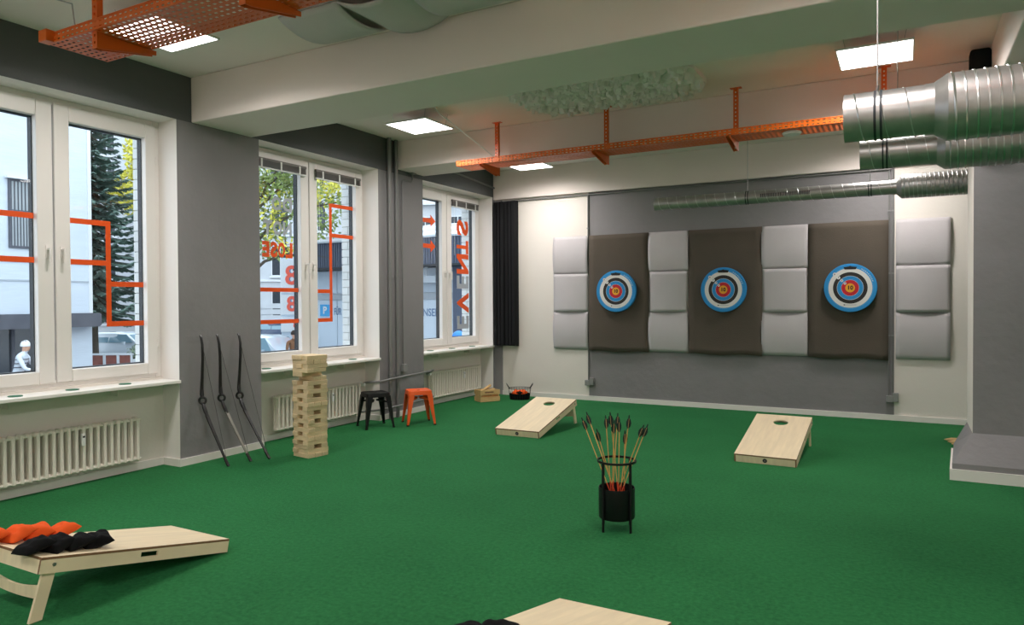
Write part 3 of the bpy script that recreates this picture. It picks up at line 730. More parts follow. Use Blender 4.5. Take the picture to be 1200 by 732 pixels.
duct(3.335, 6.335, 10.5, 9.80, 3.005, 0.086, 0.143, 0.13, 0.045, ((4.59, 4.59), (6.04, 6.04)), 'long thin galvanised duct with slotted outlet before the target wall', (4.76, 5.365))
# thin loose cables
pipe([(0.45, 2.85, 3.955), (0.75, 2.9, 3.90), (1.2, 2.8, 3.78), (1.62, 2.75, 3.62), (1.70, 2.72, 3.46)], 0.005, 'thin grey cable sagging from the ceiling to the near tray', 'wire_steel', 'ceiling_cable', 'cable')
pipe([(1.55, 6.99, 3.955), (1.58, 7.02, 3.88), (1.86, 7.5, 3.56), (1.95, 7.66, 3.44)], 0.006, 'white cable dropping from the ceiling into the second tray', 'plastic_white', 'ceiling_cable', 'cable')

# ================================================================== FLOOR THINGS
def plywood_board(loc, rz, label, lowtop=0.088, hightop=0.335):
    B = empty('cornhole_board', loc, rz, label, 'cornhole board', 'plywood cornhole boards')
    L, Wd, t, h = 1.2, 0.6, 0.014, 0.085
    ang = math.asin((hightop - lowtop) / L); RM = Matrix.Rotation(ang, 4, 'X')
    # deck with hole
    hc = (0.0, L - 0.23); hr = 0.078; N = 32
    deck = MB(); out = []
    for k in range(N):
        a = 2 * PI * k / N; dx, dy = math.cos(a), math.sin(a)
        s = 0.22 / max(abs(dx), abs(dy)); out.append((hc[0] + dx * s, hc[1] + dy * s))
    inn = [(hc[0] + hr * math.cos(2 * PI * k / N), hc[1] + hr * math.sin(2 * PI * k / N)) for k in range(N)]
    vs = [(x, y, h) for x, y in out] + [(x, y, h) for x, y in inn] + [(x, y, h - t) for x, y in inn] + [(x, y, h - t) for x, y in out]
    fs = []
    for k in range(N):
        j = (k + 1) % N
        fs += [(k, j, N + j, N + k), (N + k, N + j, 2 * N + j, 2 * N + k), (2 * N + k, 2 * N + j, 3 * N + j, 3 * N + k)]
    deck.add(vs, fs, 0)
    y0, y1 = hc[1] - 0.22, hc[1] + 0.22
    def slab(xa, ya, xb, yb): deck.box(xa, ya, h - t, xb, yb, h, m=0, fm={'-y': 1, '+y': 1, '-x': 1, '+x': 1})
    slab(-0.3, 0, 0.3, y0); slab(-0.3, y1, 0.3, L); slab(-0.3, y0, -0.22, y1); slab(0.22, y0, 0.3, y1)
    deck.xf(RM).build('deck', ['plywood', 'plywood_edge'], B)
    # side rails, with a hand slot
    z0 = 0.0
    for s in (-1, 1):
        xa, xb = (-0.3, -0.286) if s < 0 else (0.286, 0.3); r = MB()
        ya, yb, za, zb = 0.52, 0.63, 0.030, 0.058
        r.box(xa, 0, z0, xb, ya, h - t, fm={'-y': 1}); r.box(xa, yb, z0, xb, L, h - t, fm={'+y': 1}); r.box(xa, ya, z0, xb, yb, za); r.box(xa, ya, zb, xb, yb, h - t)
        ro = r.xf(RM).build('side_rail', ['plywood', 'plywood_edge'], B)
        bo = MB().cyl((xb if s > 0 else xa, L - 0.07, 0.045), ((xb if s > 0 else xa) + s * 0.006, L - 0.07, 0.045), 0.009, n=10).xf(RM).build('bolt', 'bolt_steel', ro, smooth=40)
    e = MB().box(-0.286, 0, z0, 0.286, 0.014, h - t).xf(RM).build('end_rail', 'plywood', B)
    MB().cyl((0, -0.002, 0.038), (0, 0.004, 0.038), 0.022, n=20).xf(RM).build('emblem', 'print_black', e)
    MB().cyl((0, -0.0035, 0.038), (0, -0.001, 0.038), 0.010, n=14).xf(RM).build('emblem_centre', 'blind_grey', e)
    MB().box(-0.286, L - 0.014, z0, 0.286, L, h - t).xf(RM).build('end_rail', 'plywood', B)
    # folding legs with curved cross bar
    piv = RM @ Vector((0, L - 0.07, 0.05)); foot = Vector((0, L * math.cos(ang) + 0.01, 0))
    for s in (-1, 1):
        xa = s * 0.274; lg = MB()
        d = 0.036
        lg.prism([(piv.y - d, piv.z + 0.02), (piv.y + d * 0.9, piv.z + 0.02), (foot.y + d * 0.9, 0.0), (foot.y - d * 0.9, 0.0)], xa - 0.009, xa + 0.009, 'x')
        lg.build('leg', 'plywood', B)
    cbm = MB(); M2 = 12; pts = []
    zc = 0.13; yc = foot.y + (piv.y - foot.y) * zc / piv.z
    for k in range(M2 + 1):
        x = -0.265 + 0.53 * k / M2; pts.append((x, zc - 0.03 - 0.015 * math.cos(x / 0.265 * PI / 2)))
    up = [(x, zc + 0.045 - 0.035 * math.cos(x / 0.265 * PI / 2)) for x, _ in reversed(pts)]
    cbm.prism(pts + up, yc - 0.007, yc + 0.007, 'y'); cbm.build('cross_bar', 'plywood', B)
    return B
plywood_board((2.185, 3.215, 0), PI, 'plywood cornhole board loaded with orange and black bags, at left')
plywood_board((2.262, 7.67, 0), math.radians(1.0), 'plywood cornhole board beside the wire basket, far left of the pair')
plywood_board((5.188, 7.50, 0), math.radians(-1.0), 'plywood cornhole board in front of the rightmost target')
plywood_board((5.125, 3.385, 0), PI, 'plywood cornhole board cut off by the bottom edge')

def beanbag(loc, rot, size, m, label, group, seed, h=0.032):
    N = 14; mb = MB(); rn = random.Random(seed); off = Vector((rn.uniform(0, 50), rn.uniform(0, 50), 0))
    top, bot = [], []
    for i in range(N + 1):
        for j in range(N + 1):
            u, v = 2 * i / N - 1, 2 * j / N - 1
            e = max(0.0, (1 - abs(u) ** 3.2) * (1 - abs(v) ** 3.2)) ** 0.5
            pin = 1 - 0.06 * (1 - abs(u)) * abs(v) ** 2 - 0.06 * (1 - abs(v)) * abs(u) ** 2
            nn = noise.noise(Vector((u * 1.7, v * 1.7, seed)) + off)
            fold = 0.25 * math.sin(3.1 * u + 2 * nn + seed)
            x, y = u * size / 2 * pin, v * size / 2 * pin
            top.append((x, y, h * e * (1 + 0.55 * nn + 0.25 * fold) + 0.004)); bot.append((x, y, -h * 0.45 * e))
    base = -min(b[2] for b in bot)
    vs = [(x, y, z + base) for x, y, z in top] + [(x, y, z + base) for x, y, z in bot]; K = (N + 1) ** 2; fs = []
    for i in range(N):
        for j in range(N):
            a = i * (N + 1) + j; fs += [(a, a + N + 1, a + N + 2, a + 1), (K + a, K + a + 1, K + a + N + 2, K + a + N + 1)]
    rim = [i * (N + 1) for i in range(N + 1)] + [N * (N + 1) + j for j in range(1, N + 1)] + [i * (N + 1) + N for i in range(N - 1, -1, -1)] + [j for j in range(N - 1, 0, -1)]
    for k in range(len(rim)):
        a, b = rim[k], rim[(k + 1) % len(rim)]; fs.append((a, b, K + b, K + a))
    mb.add(vs, fs); o = mb.build('bean_bag', m, loc=loc, rot=rot, smooth=70)
    return tag(o, label, 'bean bag', group)
# board surface height at distance d from the low end
def deckz(d, lowtop=0.088, hightop=0.335): return lowtop + (hightop - lowtop) * d / 1.2
TX = math.radians(-11.8)
ordn = ['first', 'second', 'third', 'fourth']
for k in range(4):
    y = 2.02 + 0.125 * k
    beanbag((1.98 + 0.03 * (k % 2), y + 0.03, deckz(3.215 - y) + 0.012), (TX + 0.42, 0.10 * (-1) ** k, 0.25 * math.sin(k * 2.1)), 0.155, 'orange_fabric', 'orange bean bag, %s from the left in the row on the board' % ordn[k], 'orange bean bags on the near board', 3 + k, 0.042)
for k in range(4):
    y = 2.07 + 0.115 * k
    beanbag((2.36 - 0.02 * (k % 2), y + 0.02, deckz(3.215 - y) + 0.012), (TX + 0.40, -0.12 * (-1) ** k, 0.35 * math.sin(k * 1.7)), 0.155, 'black_fabric', 'black bean bag, %s from the left in the row on the board' % ordn[k], 'black bean bags on the near board', 13 + k, 0.040)
beanbag((4.93, 2.575, deckz(3.385 - 2.575) + 0.003), (TX, 0, 0.3), 0.165, 'black_fabric', 'black bean bag at the bottom edge, higher of the two', 'black bean bags at the bottom edge', 31)
beanbag((4.86, 2.44, deckz(3.385 - 2.44) + 0.003), (TX, 0, 0.9), 0.165, 'black_fabric', 'black bean bag at the bottom edge, further left', 'black bean bags at the bottom edge', 33)

# stacked wooden block tower
bx = MB().box(-0.13, -0.0415, 0, 0.13, 0.0415, 0.0448).build('tower_block', 'tower_pine', bevel=0.003); bxm = bx.data
bpy.data.objects.remove(bx)
TR = math.radians(-9); tcx, tcy = 0.785, 5.70; rn = random.Random(5)
ords = 'lowest,second,third,fourth,fifth,sixth,seventh,eighth,ninth,tenth,eleventh,twelfth,thirteenth,fourteenth,fifteenth,sixteenth,seventeenth,eighteenth,nineteenth,twentieth,twenty-first,twenty-second,twenty-third,topmost'.split(',')
posn_r = ['window-side', 'middle', 'room-side']; posn_l = ['near', 'middle', 'far']
for L in range(24):
    sideways = L % 2 == 1     # odd layers show their ends on the viewer's left-hand face
    if L <= 17: gone = (1,) if (sideways and L >= 3) or L in (2, 8, 10, 14, 16) else ()
    else: gone = {18: (0,), 19: (2,), 20: ()}.get(L, ())
    sh = (0.012, -0.012) if L >= 19 else (0, 0)
    for k in range(3):
        if k in gone: continue
        o = bpy.data.objects.new('tower_block', bxm); COL.objects.link(o)
        o.modifiers.new('bevel', 'BEVEL').width = 0.003
        off = (k - 1) * 0.0855; j = rn.uniform(-0.010, 0.010)
        lx, ly = (j + sh[0], off + sh[1]) if not sideways else (off + sh[0], j + sh[1])
        a = TR + (PI / 2 if sideways else 0) + rn.uniform(-0.025, 0.025)
        x = tcx + lx * math.cos(TR) - ly * math.sin(TR); y = tcy + lx * math.sin(TR) + ly * math.cos(TR)
        o.location = (x, y, L * 0.0454); o.rotation_euler = (0, 0, a)
        tag(o, 'wooden block, %s one in the %s layer of the stacked tower' % ((posn_r if sideways else posn_l)[k], ords[L]), 'wooden block', 'blocks of the stacked tower')

# metal stools
def stool(loc, rz, m, label):
    S = empty('metal_stool', loc, rz, label, 'stool', 'low metal stools')
    H, ts, bs = 0.46, 0.155, 0.195
    seat = MB(); N = 6
    # rounded square seat with rolled edge
    def rsq(s, r, z):
        o = []
        for cx, cy, a0 in ((s - r, s - r, 0), (-s + r, s - r, PI / 2), (-s + r, -s + r, PI), (s - r, -s + r, 1.5 * PI)):
            for k in range(N + 1): o.append((cx + r * math.cos(a0 + PI / 2 * k / N), cy + r * math.sin(a0 + PI / 2 * k / N), z))
        return o
    rings = [rsq(0.135, 0.03, H - 0.006), rsq(0.148, 0.035, H), rsq(ts, 0.04, H - 0.003), rsq(ts + 0.003, 0.042, H - 0.02), rsq(ts + 0.006, 0.042, H - 0.055), rsq(ts + 0.002, 0.042, H - 0.055), rsq(ts - 0.002, 0.04, H - 0.02)]
    n = len(rings[0]); vs = [p for q in rings for p in q]; fs = []
    for q in range(len(rings) - 1): fs += [(q * n + k, q * n + (k + 1) % n, (q + 1) * n + (k + 1) % n, (q + 1) * n + k) for k in range(n)]
    fs.append(tuple(range(n))); seat.add(vs, fs); seat.build('seat', m, S, smooth=40)
    MB().cyl((0, 0, H - 0.007), (0, 0, H - 0.0045), 0.02, n=16).build('grip_hole', 'black_metal', S)
    for sx in (-1, 1):
        for sy in (-1, 1):
            lg = MB(); t = 0.0035
            for (ax, ay) in ((1, 0), (0, 1)):    # two flanges of an angle leg, tapering to the foot
                def P(z, w, inn):
                    f = (H - 0.04 - z) / (H - 0.04); c = ts + 0.002 + (bs - ts) * f
                    cx, cy = sx * c, sy * c
                    return Vector((cx - sx * (w if ax else 0) - sx * (inn if ay else 0), cy - sy * (w if ay else 0) - sy * (inn if ax else 0), z))
                q = [P(H - 0.04, 0, 0), P(H - 0.04, 0.075, 0), P(0.0, 0.026, 0), P(0.0, 0, 0), P(H - 0.04, 0, t), P(H - 0.04, 0.075, t), P(0.0, 0.026, t), P(0.0, 0, t)]
                lg.add(q, [(0, 1, 2, 3), (4, 5, 6, 7), (0, 1, 5, 4), (1, 2, 6, 5), (2, 3, 7, 6), (3, 0, 4, 7)])
            lo = lg.build('leg', m, S, bevel=0.002)
            MB().cbox((sx * (bs - 0.010), sy * (bs - 0.010), 0.008), (0.03, 0.03, 0.016)).build('rubber_foot', 'black_metal', lo)
    st = MB()
    for sgn in (-1, 1): st.tube([(-0.165, sgn * 0.165, 0.33), (-0.08, sgn * 0.05, 0.35), (0, sgn * 0.012, 0.355), (0.08, sgn * 0.05, 0.35), (0.165, sgn * 0.165, 0.33)], 0, flat=(0.022, 0.004), up=(0, 0, 1))
    st.build('stretcher', m, S)
stool((0.255, 7.42, 0), math.radians(-31), 'black_metal', 'black metal stool with splayed legs, left of the orange one')
stool((0.62, 7.885, 0), math.radians(-42), 'orange_paint', 'orange metal stool with splayed legs under the grey pier')

# recurve bows leaning on the first pier
def bow(yt, yb, xb, lower, label):
    Bw = empty('recurve_bow', (xb, yb, 0), label=label, cat='bow', group='recurve bows leaning on the pier')
    def P(x, z):
        t = z / 1.316; return (x * xb / 0.45 - xb, (yb + (yt - yb) * t) - yb, z)
    up = [P(.018, 1.316), P(.034, 1.29), P(.052, 1.22), (P(.058, 1.08)), P(.052, .90), P(.046, .76), P(.050, .70)]
    MB().tube(up, 0, flat=[(0.016, 0.009), (0.020, 0.009), (0.024, 0.009), (0.027, 0.010), (0.029, 0.011), (0.031, 0.014), (0.034, 0.022)], up=(0, 1, 0)).build('upper_limb', 'bow_black', Bw, smooth=40)
    lo = [P(.125, .50), P(.20, .385), P(.29, .25), P(.37, .13), P(.425, .05), P(.452, .012)]
    MB().tube(lo, 0, flat=[(0.034, 0.018), (0.031, 0.012), (0.028, 0.010), (0.026, 0.009), (0.024, 0.009), (0.022, 0.009)], up=(0, 1, 0)).build('lower_limb', lower, Bw, smooth=40)
    MB().tube([P(.40, .085), P(.435, .036), P(.455, .010)], 0, flat=(0.028, 0.014), up=(0, 1, 0)).build('limb_tip', 'bow_black', Bw)
    g = MB()
    rc = P(.060, .645); pts = [(rc[0] + 0.026 * math.cos(a) * 0.9, rc[1] + 0.022 * math.cos(a), rc[2] + 0.033 * math.sin(a)) for a in [2 * PI * k / 18 for k in range(18)]]
    g.tube(pts, 0.0125, n=8, closed=True)
    g.tube([P(.066, .61), P(.084, .575), P(.106, .535), P(.135, .485)], [0.013, 0.020, 0.021, 0.014], n=10)
    g.tube([P(.046, .76), P(.050, .70), P(.060, .675)], [0.012, 0.019, 0.018], n=10)
    g.build('riser', 'bow_black', Bw, smooth=50)
    MB().cyl(P(.030, 1.285), P(.44, .035), 0.0022, n=5).build('bowstring', 'string_dark', Bw)
bow(4.925, 4.900, 0.45, 'bow_black', 'black recurve bow leaning on the grey pier, leftmost of three')
bow(5.125, 5.165, 0.47, 'bow_silver', 'recurve bow with a shiny lower limb, middle of three on the pier')
bow(5.400, 5.345, 0.54, 'bow_black', 'black recurve bow leaning on the pier, rightmost, nearest the tower')

# arrow stand
ST = empty('arrow_stand', (4.59, 4.885, 0), math.radians(20.6), 'black metal floor stand holding a bunch of arrows', 'arrow stand')
MB().lathe([(0.001, 0.085), (0.126, 0.085), (0.130, 0.090), (0.130, 0.305), (0.126, 0.305), (0.126, 0.095), (0.001, 0.095)], n=36).build('pot', 'black_metal', ST, smooth=40)
MB().tube([(0.138 * math.cos(2 * PI * k / 36), 0.138 * math.sin(2 * PI * k / 36), 0.495) for k in range(36)], 0, flat=(0.016, 0.007), up=(0, 0, 1), closed=True).build('top_ring', 'black_metal', ST, smooth=40)
for k in range(4):
    a = PI / 4 + k * PI / 2; x, y = 0.137 * math.cos(a), 0.137 * math.sin(a)
    MB().cyl((x, y, 0), (x, y, 0.495), 0.0095, n=10).build('leg', 'black_metal', ST, smooth=40)
tops = [(682, 492), (687, 487), (701, 501), (710, 490), (716, 483), (721, 491), (724.5, 487), (727, 488), (733, 505), (738, 487), (754, 493), (759, 498)]
arrow_lb = ['leftmost black-fletched arrow in the stand, leaning far left', 'second arrow from the left in the stand, leaning left', 'low arrow leaning left, third from the left in the stand', 'arrow fourth from the left in the stand', 'tallest arrow in the stand, fifth from the left', 'arrow sixth from the left, near the middle of the stand', 'arrow seventh from the left, near the middle of the stand', 'arrow eighth from the left, just right of the middle', 'shortest arrow right of the middle in the stand', 'upright arrow third from the right in the stand', 'second arrow from the right, leaning right', 'rightmost arrow in the stand, leaning far right']
ra = random.Random(11)
for k, (px, py) in enumerate(tops):
    dy = 0.11 * math.sin(k * 2.4)
    tx = 4.588 + (px - 723) * 0.0066 + dy * -0.35; tz = 0.812 - (py - 488) * 0.0062 + (px - 723) * 0.0001; ty = 4.885 + dy
    dirx = (tx - 4.59)
    bx_, by_ = 4.59 - dirx * 0.08 + ra.uniform(-0.05, 0.05), 4.885 - dy * 0.3 + ra.uniform(-0.04, 0.04)
    b0 = Vector((bx_, by_, 0.10)); t0 = Vector((tx, ty, tz)); d = (t0 - b0)
    A = empty('arrow', b0, label=arrow_lb[k], cat='arrow', group='arrows in the black stand')
    A.rotation_euler = d.to_track_quat('Z', 'Y').to_euler(); Ln = d.length
    MB().cyl((0, 0, 0.03), (0, 0, Ln - 0.01), 0.0035, n=8).build('shaft', 'arrow_shaft', A, smooth=50)
    MB().cyl((0, 0, 0.0), (0, 0, 0.05), 0.003, 0.006, n=8).build('arrow_tip', 'arrow_tip', A, smooth=50)
    MB().cyl((0, 0, 0.16), (0, 0, 0.24), 0.0042, n=8).build('band', 'arrow_tip', A)
    for q in range(3):
        a = 2 * PI * q / 3 + k
        v = MB().prism([(0.003, Ln - 0.095), (0.018, Ln - 0.075), (0.021, Ln - 0.050), (0.012, Ln - 0.025), (0.003, Ln - 0.020)], -0.0015, 0.0015, 'y')
        v.xf(Matrix.Rotation(a, 4, 'Z')).build('vane', 'arrow_vane', A)
    MB().tube([(0, 0, Ln - 0.022), (0, 0, Ln - 0.01), (0, 0, Ln + 0.004)], [0.0045, 0.005, 0.004], n=8).build('nock', 'arrow_vane', A)

# crate with throwing sticks
CR = empty('wooden_crate', (0.325, 10.20, 0), math.radians(58), 'small pine slat crate by the far radiator', 'crate')
cl, cw = 0.36, 0.22
for s in (-1, 1):
    for k, z in enumerate((0.005, 0.118)):
        o = MB().box(-cl / 2, s * cw / 2 - 0.006, z, cl / 2, s * cw / 2 + 0.006, z + 0.075).build('slat', 'crate_pine', CR)
        if s < 0 and k == 1:
            MB().box(-0.10, -cw / 2 - 0.0068, z + 0.025, 0.06, -cw / 2 - 0.006, z + 0.05).build('burnt_mark', 'plywood_edge', o)
    MB().box(s * (cl / 2 - 0.02) - 0.01, -cw / 2 + 0.006, 0.0, s * (cl / 2 - 0.02) + 0.01, cw / 2 - 0.006, 0.19).build('end_board', 'crate_pine', CR)
MB().box(-cl / 2 + 0.03, -cw / 2 + 0.006, 0.0, cl / 2 - 0.03, cw / 2 - 0.006, 0.01).build('bottom', 'crate_pine', CR)
for k, (dx, dy, z, rz, tilt, lb) in enumerate(((-0.02, 0.03, 0.20, 0.35, 0.35, 'round pine stick sticking up from the crate'), (0.0, -0.03, 0.17, 0.1, 0.12, 'pine stick lying in the crate, behind the front slats'), (0.01, 0.06, 0.15, 0.15, 0.10, 'pine stick lying deepest in the crate'))):
    M = Matrix.Rotation(math.radians(58) + rz, 4, 'Z') @ Matrix.Rotation(-tilt, 4, 'Y')
    c58, s58 = math.cos(math.radians(58)), math.sin(math.radians(58))
    o = MB().tube([(-0.14, 0, 0), (-0.13, 0, 0), (0.13, 0, 0), (0.14, 0, 0)], [0.016, 0.022, 0.022, 0.016], n=12).build('throwing_stick', 'crate_pine', smooth=40)
    o.location = (0.325 + dx * c58 - dy * s58, 10.20 + dx * s58 + dy * c58, z); o.rotation_euler = M.to_euler()
    tag(o, lb, 'stick', 'sticks in the pine crate')
# wire basket with bags
BK = empty('wire_basket', (0.715, 10.62, 0), math.radians(30), 'black wire basket with two handles, full of bean bags', 'basket')
def oval(rx, ry, z, n=32): return [(rx * math.cos(2 * PI * k / n), ry * math.sin(2 * PI * k / n), z) for k in range(n)]
MB().tube(oval(0.19, 0.14, 0.19), 0.006, n=6, closed=True).build('rim', 'black_metal', BK, smooth=50)
lin_ = MB()
vs = oval(0.165, 0.115, 0.0) + oval(0.178, 0.128, 0.10) + oval(0.172, 0.122, 0.10) + oval(0.16, 0.11, 0.008)
n = 32; lin_.add(vs, [(q * n + k, q * n + (k + 1) % n, (q + 1) * n + (k + 1) % n, (q + 1) * n + k) for q in range(3) for k in range(n)] + [tuple(range(n - 1, -1, -1)), tuple(range(3 * n, 4 * n))])
lin_.build('liner', 'black_fabric', BK, smooth=40)
for k in range(24):
    a = 2 * PI * k / 24
    MB().cyl((0.165 * math.cos(a), 0.115 * math.sin(a), 0.005), (0.19 * math.cos(a), 0.14 * math.sin(a), 0.19), 0.0022, n=5).build('wire', 'black_metal', BK)
for s in (-1, 1):
    MB().tube([(s * 0.175, -0.055, 0.19), (s * 0.215, -0.045, 0.25), (s * 0.222, 0.0, 0.27), (s * 0.215, 0.045, 0.25), (s * 0.175, 0.055, 0.19)], 0.006, n=6).build('handle', 'black_metal', BK, smooth=50)
for k, (dx, dy, z, m, lb) in enumerate(((-0.06, -0.02, 0.10, 'orange_fabric', 'orange bean bag at the left in the wire basket'), (0.06, -0.03, 0.105, 'orange_fabric', 'orange bean bag at the right in the wire basket'), (0.0, -0.04, 0.085, 'black_fabric', 'black bean bag at the front of the wire basket'), (0.03, 0.05, 0.10, 'orange_fabric', 'orange bean bag at the back of the wire basket'), (-0.04, 0.05, 0.075, 'black_fabric', 'black bean bag at the back of the wire basket'))):
    c30, s30 = math.cos(math.radians(30)), math.sin(math.radians(30))
    beanbag((0.715 + dx * c30 - dy * s30, 10.62 + dx * s30 + dy * c30, z), (0.5 - 0.2 * k, 0.3 * (-1) ** k, k), 0.12, m, lb, 'bean bags in the wire basket', 50 + k, 0.03)
# pointed pegs lying behind the column
for k, (x, y, a, lb) in enumerate(((6.82, 9.66, 0.05, 'pointed wooden peg lying behind the column foot, left tip highest'), (6.85, 9.52, -0.03, 'pointed wooden peg lying behind the column foot, middle'), (6.88, 9.40, 0.06, 'pointed wooden peg lying behind the column foot, nearest'))):
    o = MB().tube([(0, 0, 0.026), (0.07, 0, 0.026), (0.40, 0, 0.026)], [0.004, 0.025, 0.026], n=8).build('ground_peg', 'crate_pine', loc=(x, y, 0), rot=(0, 0, a), smooth=30)
    tag(o, lb, 'peg', 'wooden pegs behind the column')

# ================================================================== OUTSIDE, seen through the windows
GZ = -1.0
struct(MB().box(-75, -6, GZ - 0.2, -0.62, 75, GZ).build('street', 'asphalt'), 'grey asphalt street and forecourt outside the windows', 'street')

def wall_window(parent, x0, x1, z0, z1, y=0.0, bars=0, frame='sign_white', pane='window_dark', t=0.06):
    """window on a facade whose local front is the plane y=0 facing -y"""
    fr = MB(); 
    fr.box(x0, y - 0.05, z0, x0 + t, y + 0.02, z1); fr.box(x1 - t, y - 0.05, z0, x1, y + 0.02, z1); fr.box(x0 + t, y - 0.05, z0, x1 - t, y + 0.02, z0 + t); fr.box(x0 + t, y - 0.05, z1 - t, x1 - t, y + 0.02, z1)
    if not bars: fr.box((x0 + x1) / 2 - t / 2, y - 0.04, z0 + t, (x0 + x1) / 2 + t / 2, y + 0.02, z1 - t)
    w_ = fr.build('window', frame, parent)
    MB().box(x0 + t, y - 0.02, z0 + t, x1 - t, y + 0.02, z1 - t).build('pane', pane, w_)
    for k in range(bars):
        xx = x0 + t + (x1 - x0 - 2 * t) * (k + 0.5) / bars; wdt = (x1 - x0 - 2 * t) / bars * 0.3
        MB().box(xx - wdt, y - 0.035, z0 + t, xx + wdt, y - 0.02, z1 - t).build('blind_slat', 'slat_grey', w_)
    return w_
# 1 pale building across the street, parallel to the window wall (local x = world Y, front faces +X)
F1 = empty('street_building', (-14.0, 12.14, GZ), PI / 2, 'pale bluish rendered building across the street, left window', 'building')
def L1(y): return y - 12.14
MB().box(-14, 0, 2.0, 0, 9.0, 11.0).build('upper_wall', 'stucco_blue', F1)
MB().box(-14, 0.25, 0, L1(9.35), 9.0, 2.0).build('base_wall', 'stucco_blue', F1)
MB().box(L1(11.05), 0.02, 0, 0, 9.0, 2.0).build('corner_pier', 'stucco_blue', F1)
shop = MB().box(L1(9.35), 0.35, 0, L1(11.05), 0.5, 2.0).build('shop_glass', 'window_dark', F1)
MB().box(L1(10.2) - 0.04, 0.28, 0, L1(10.2) + 0.04, 0.36, 2.0).build('glazing_bar', 'facade_ledge', shop)
lg_ = MB().prism([(-14, 2.01), (-0.06, 2.01), (-0.0, 2.06), (0.0, 2.34), (-0.04, 2.39), (-14, 2.39)], -0.45, 0.0, 'y').build('canopy', 'facade_ledge', F1)
MB().box(-14, -0.025, 3.26, 0, 0.0, 3.30).build('joint_band', 'panel_grey', F1)
MB().box(-14, -0.02, 3.75, 0, 0.0, 3.78).build('joint_band', 'panel_grey', F1)
wall_window(F1, L1(9.98), L1(10.62), 5.06, 5.92, 0, 6, 'facade_ledge')
wall_window(F1, L1(9.98), L1(10.62), 4.12, 5.06, 0, 7, 'facade_ledge')
MB().box(L1(9.90), -0.16, 5.92, L1(10.66), 0.0, 5.97).build('window_hood', 'sign_white', F1)
wall_window(F1, L1(9.95), L1(10.8), 7.66, 9.2, 0, 0, 'facade_ledge')
wall_window(F1, L1(6.4), L1(7.4), 4.12, 5.92, 0, 7, 'facade_ledge')
MB().box(-0.10, -0.03, 2.39, 0, 0.0, 11.0).build('corner_trim', 'sign_white', F1)
MB().box(-14.2, -0.4, 11.0, 0.3, 9.2, 11.3).build('roof_slab', 'facade_ledge', F1)

# 2 far pale apartment house behind the spruce
def far_house(name, loc, rz, w_, h, rows, cols, m, label, sill=True, base=None):
    H = empty(name, loc, rz, label, 'building')
    MB().box(-w_ / 2, 0, 0, w_ / 2, 8, h).build('wall', m, H)
    sx = w_ / cols; sz = (h - 1.2) / rows
    for r in range(rows):
        for c_ in range(cols):
            x = -w_ / 2 + sx * (c_ + 0.5); z = 1.0 + sz * r
            wall_window(H, x - sx * 0.24, x + sx * 0.24, z + 0.35, z + sz * 0.78, 0.0)
            if sill: MB().box(x - sx * 0.28, -0.2, z + 0.22, x + sx * 0.28, 0, z + 0.34).build('sill', 'sign_white', H)
        MB().box(-w_ / 2, -0.12, 1.0 + sz * r - 0.05, w_ / 2, 0, 1.0 + sz * r + 0.10).build('string_course', 'sign_white', H)
    MB().box(-w_ / 2 - 0.3, -0.4, h, w_ / 2 + 0.3, 8.3, h + 0.4).build('cornice', 'sign_white', H)
    if base:
        for k in range(base): MB().box(-w_ / 2, -0.06, 0.15 + k * 0.42, w_ / 2, 0, 0.15 + k * 0.42 + 0.36).build('rusticated_course', m, H)
    return H
far_house('apartment_house', (-47.0, 34.4, GZ), math.radians(54), 14, 17.5, 5, 6, 'plaster_far', 'tall pale apartment house far behind the spruce')
far_house('stone_house', (-32.5, 36.6, GZ), math.radians(40), 18, 14.0, 4, 7, 'stone_pale', 'pale stone house with banded ground floor beyond the parked cars', base=6)
far_house('white_house', (-14.0, 44.0, GZ), math.radians(14), 22, 9.5, 3, 9, 'plaster_far', 'low pale house far behind the pavilion roof')

# 3 pavilion: slatted fascia over white panels, front faces the viewer (-Y)
PV = empty('street_pavilion', (-12.75, 19.6, GZ), 0, 'low pavilion with slatted dark fascia and white lettered panels', 'building')
def px(x): return x + 12.75
MB().box(0, 0.10, 0, 11.5, 5.0, 3.9).build('core_wall', 'panel_white', PV)
k = 0
xx = 0.0
while xx < 11.4:
    MB().box(xx + 0.012, 0.02, 0.10, xx + 1.13, 0.10, 2.72).build('panel', 'panel_white', PV)
    MB().box(xx + 0.012, 0.02, 2.98, xx + 1.13, 0.10, 3.78).build('panel', 'panel_white', PV); xx += 1.145
MB().box(0, 0.04, 2.74, 11.5, 0.10, 2.96).build('grey_band', 'panel_grey', PV)
MB().box(-0.1, -0.9, 3.80, 11.5, 0.1, 3.86).build('soffit', 'gasket_dark', PV)
MB().box(-0.1, -0.80, 3.84, 11.5, -0.72, 4.72).build('fascia', 'fascia_blue', PV)
fsl = MB()
for k in range(116): fsl.box(-0.1 + k * 0.1, -0.84, 3.84, -0.1 + k * 0.1 + 0.06, -0.80, 4.72)
tag(fsl.build('fascia_slats', 'fascia_blue', PV), kind='stuff')
MB().box(-0.12, -0.88, 4.72, 11.5, -0.70, 4.78).build('fascia_cap', 'panel_grey', PV)
MB().prism([(-0.7, 4.72), (4.8, 5.85), (5.0, 5.78), (5.0, 3.9), (-0.7, 4.6)], 2.2, 11.5, 'x').build('glass_roof', 'roof_glass', PV)
for k in range(7): MB().prism([(-0.7, 4.725), (4.8, 5.855), (4.8, 5.90), (-0.7, 4.77)], 2.2 + k * 1.5, 2.26 + k * 1.5, 'x').build('roof_bar', 'sign_white', PV)
MB().box(px(-12.40), -0.02, 2.15, px(-11.95), 0.02, 2.58).build('parking_sign', 'sign_blue', PV)
MX = lambda x, y, z: Matrix(((1, 0, 0, x), (0, 0, -1, y), (0, 1, 0, z), (0, 0, 0, 1)))
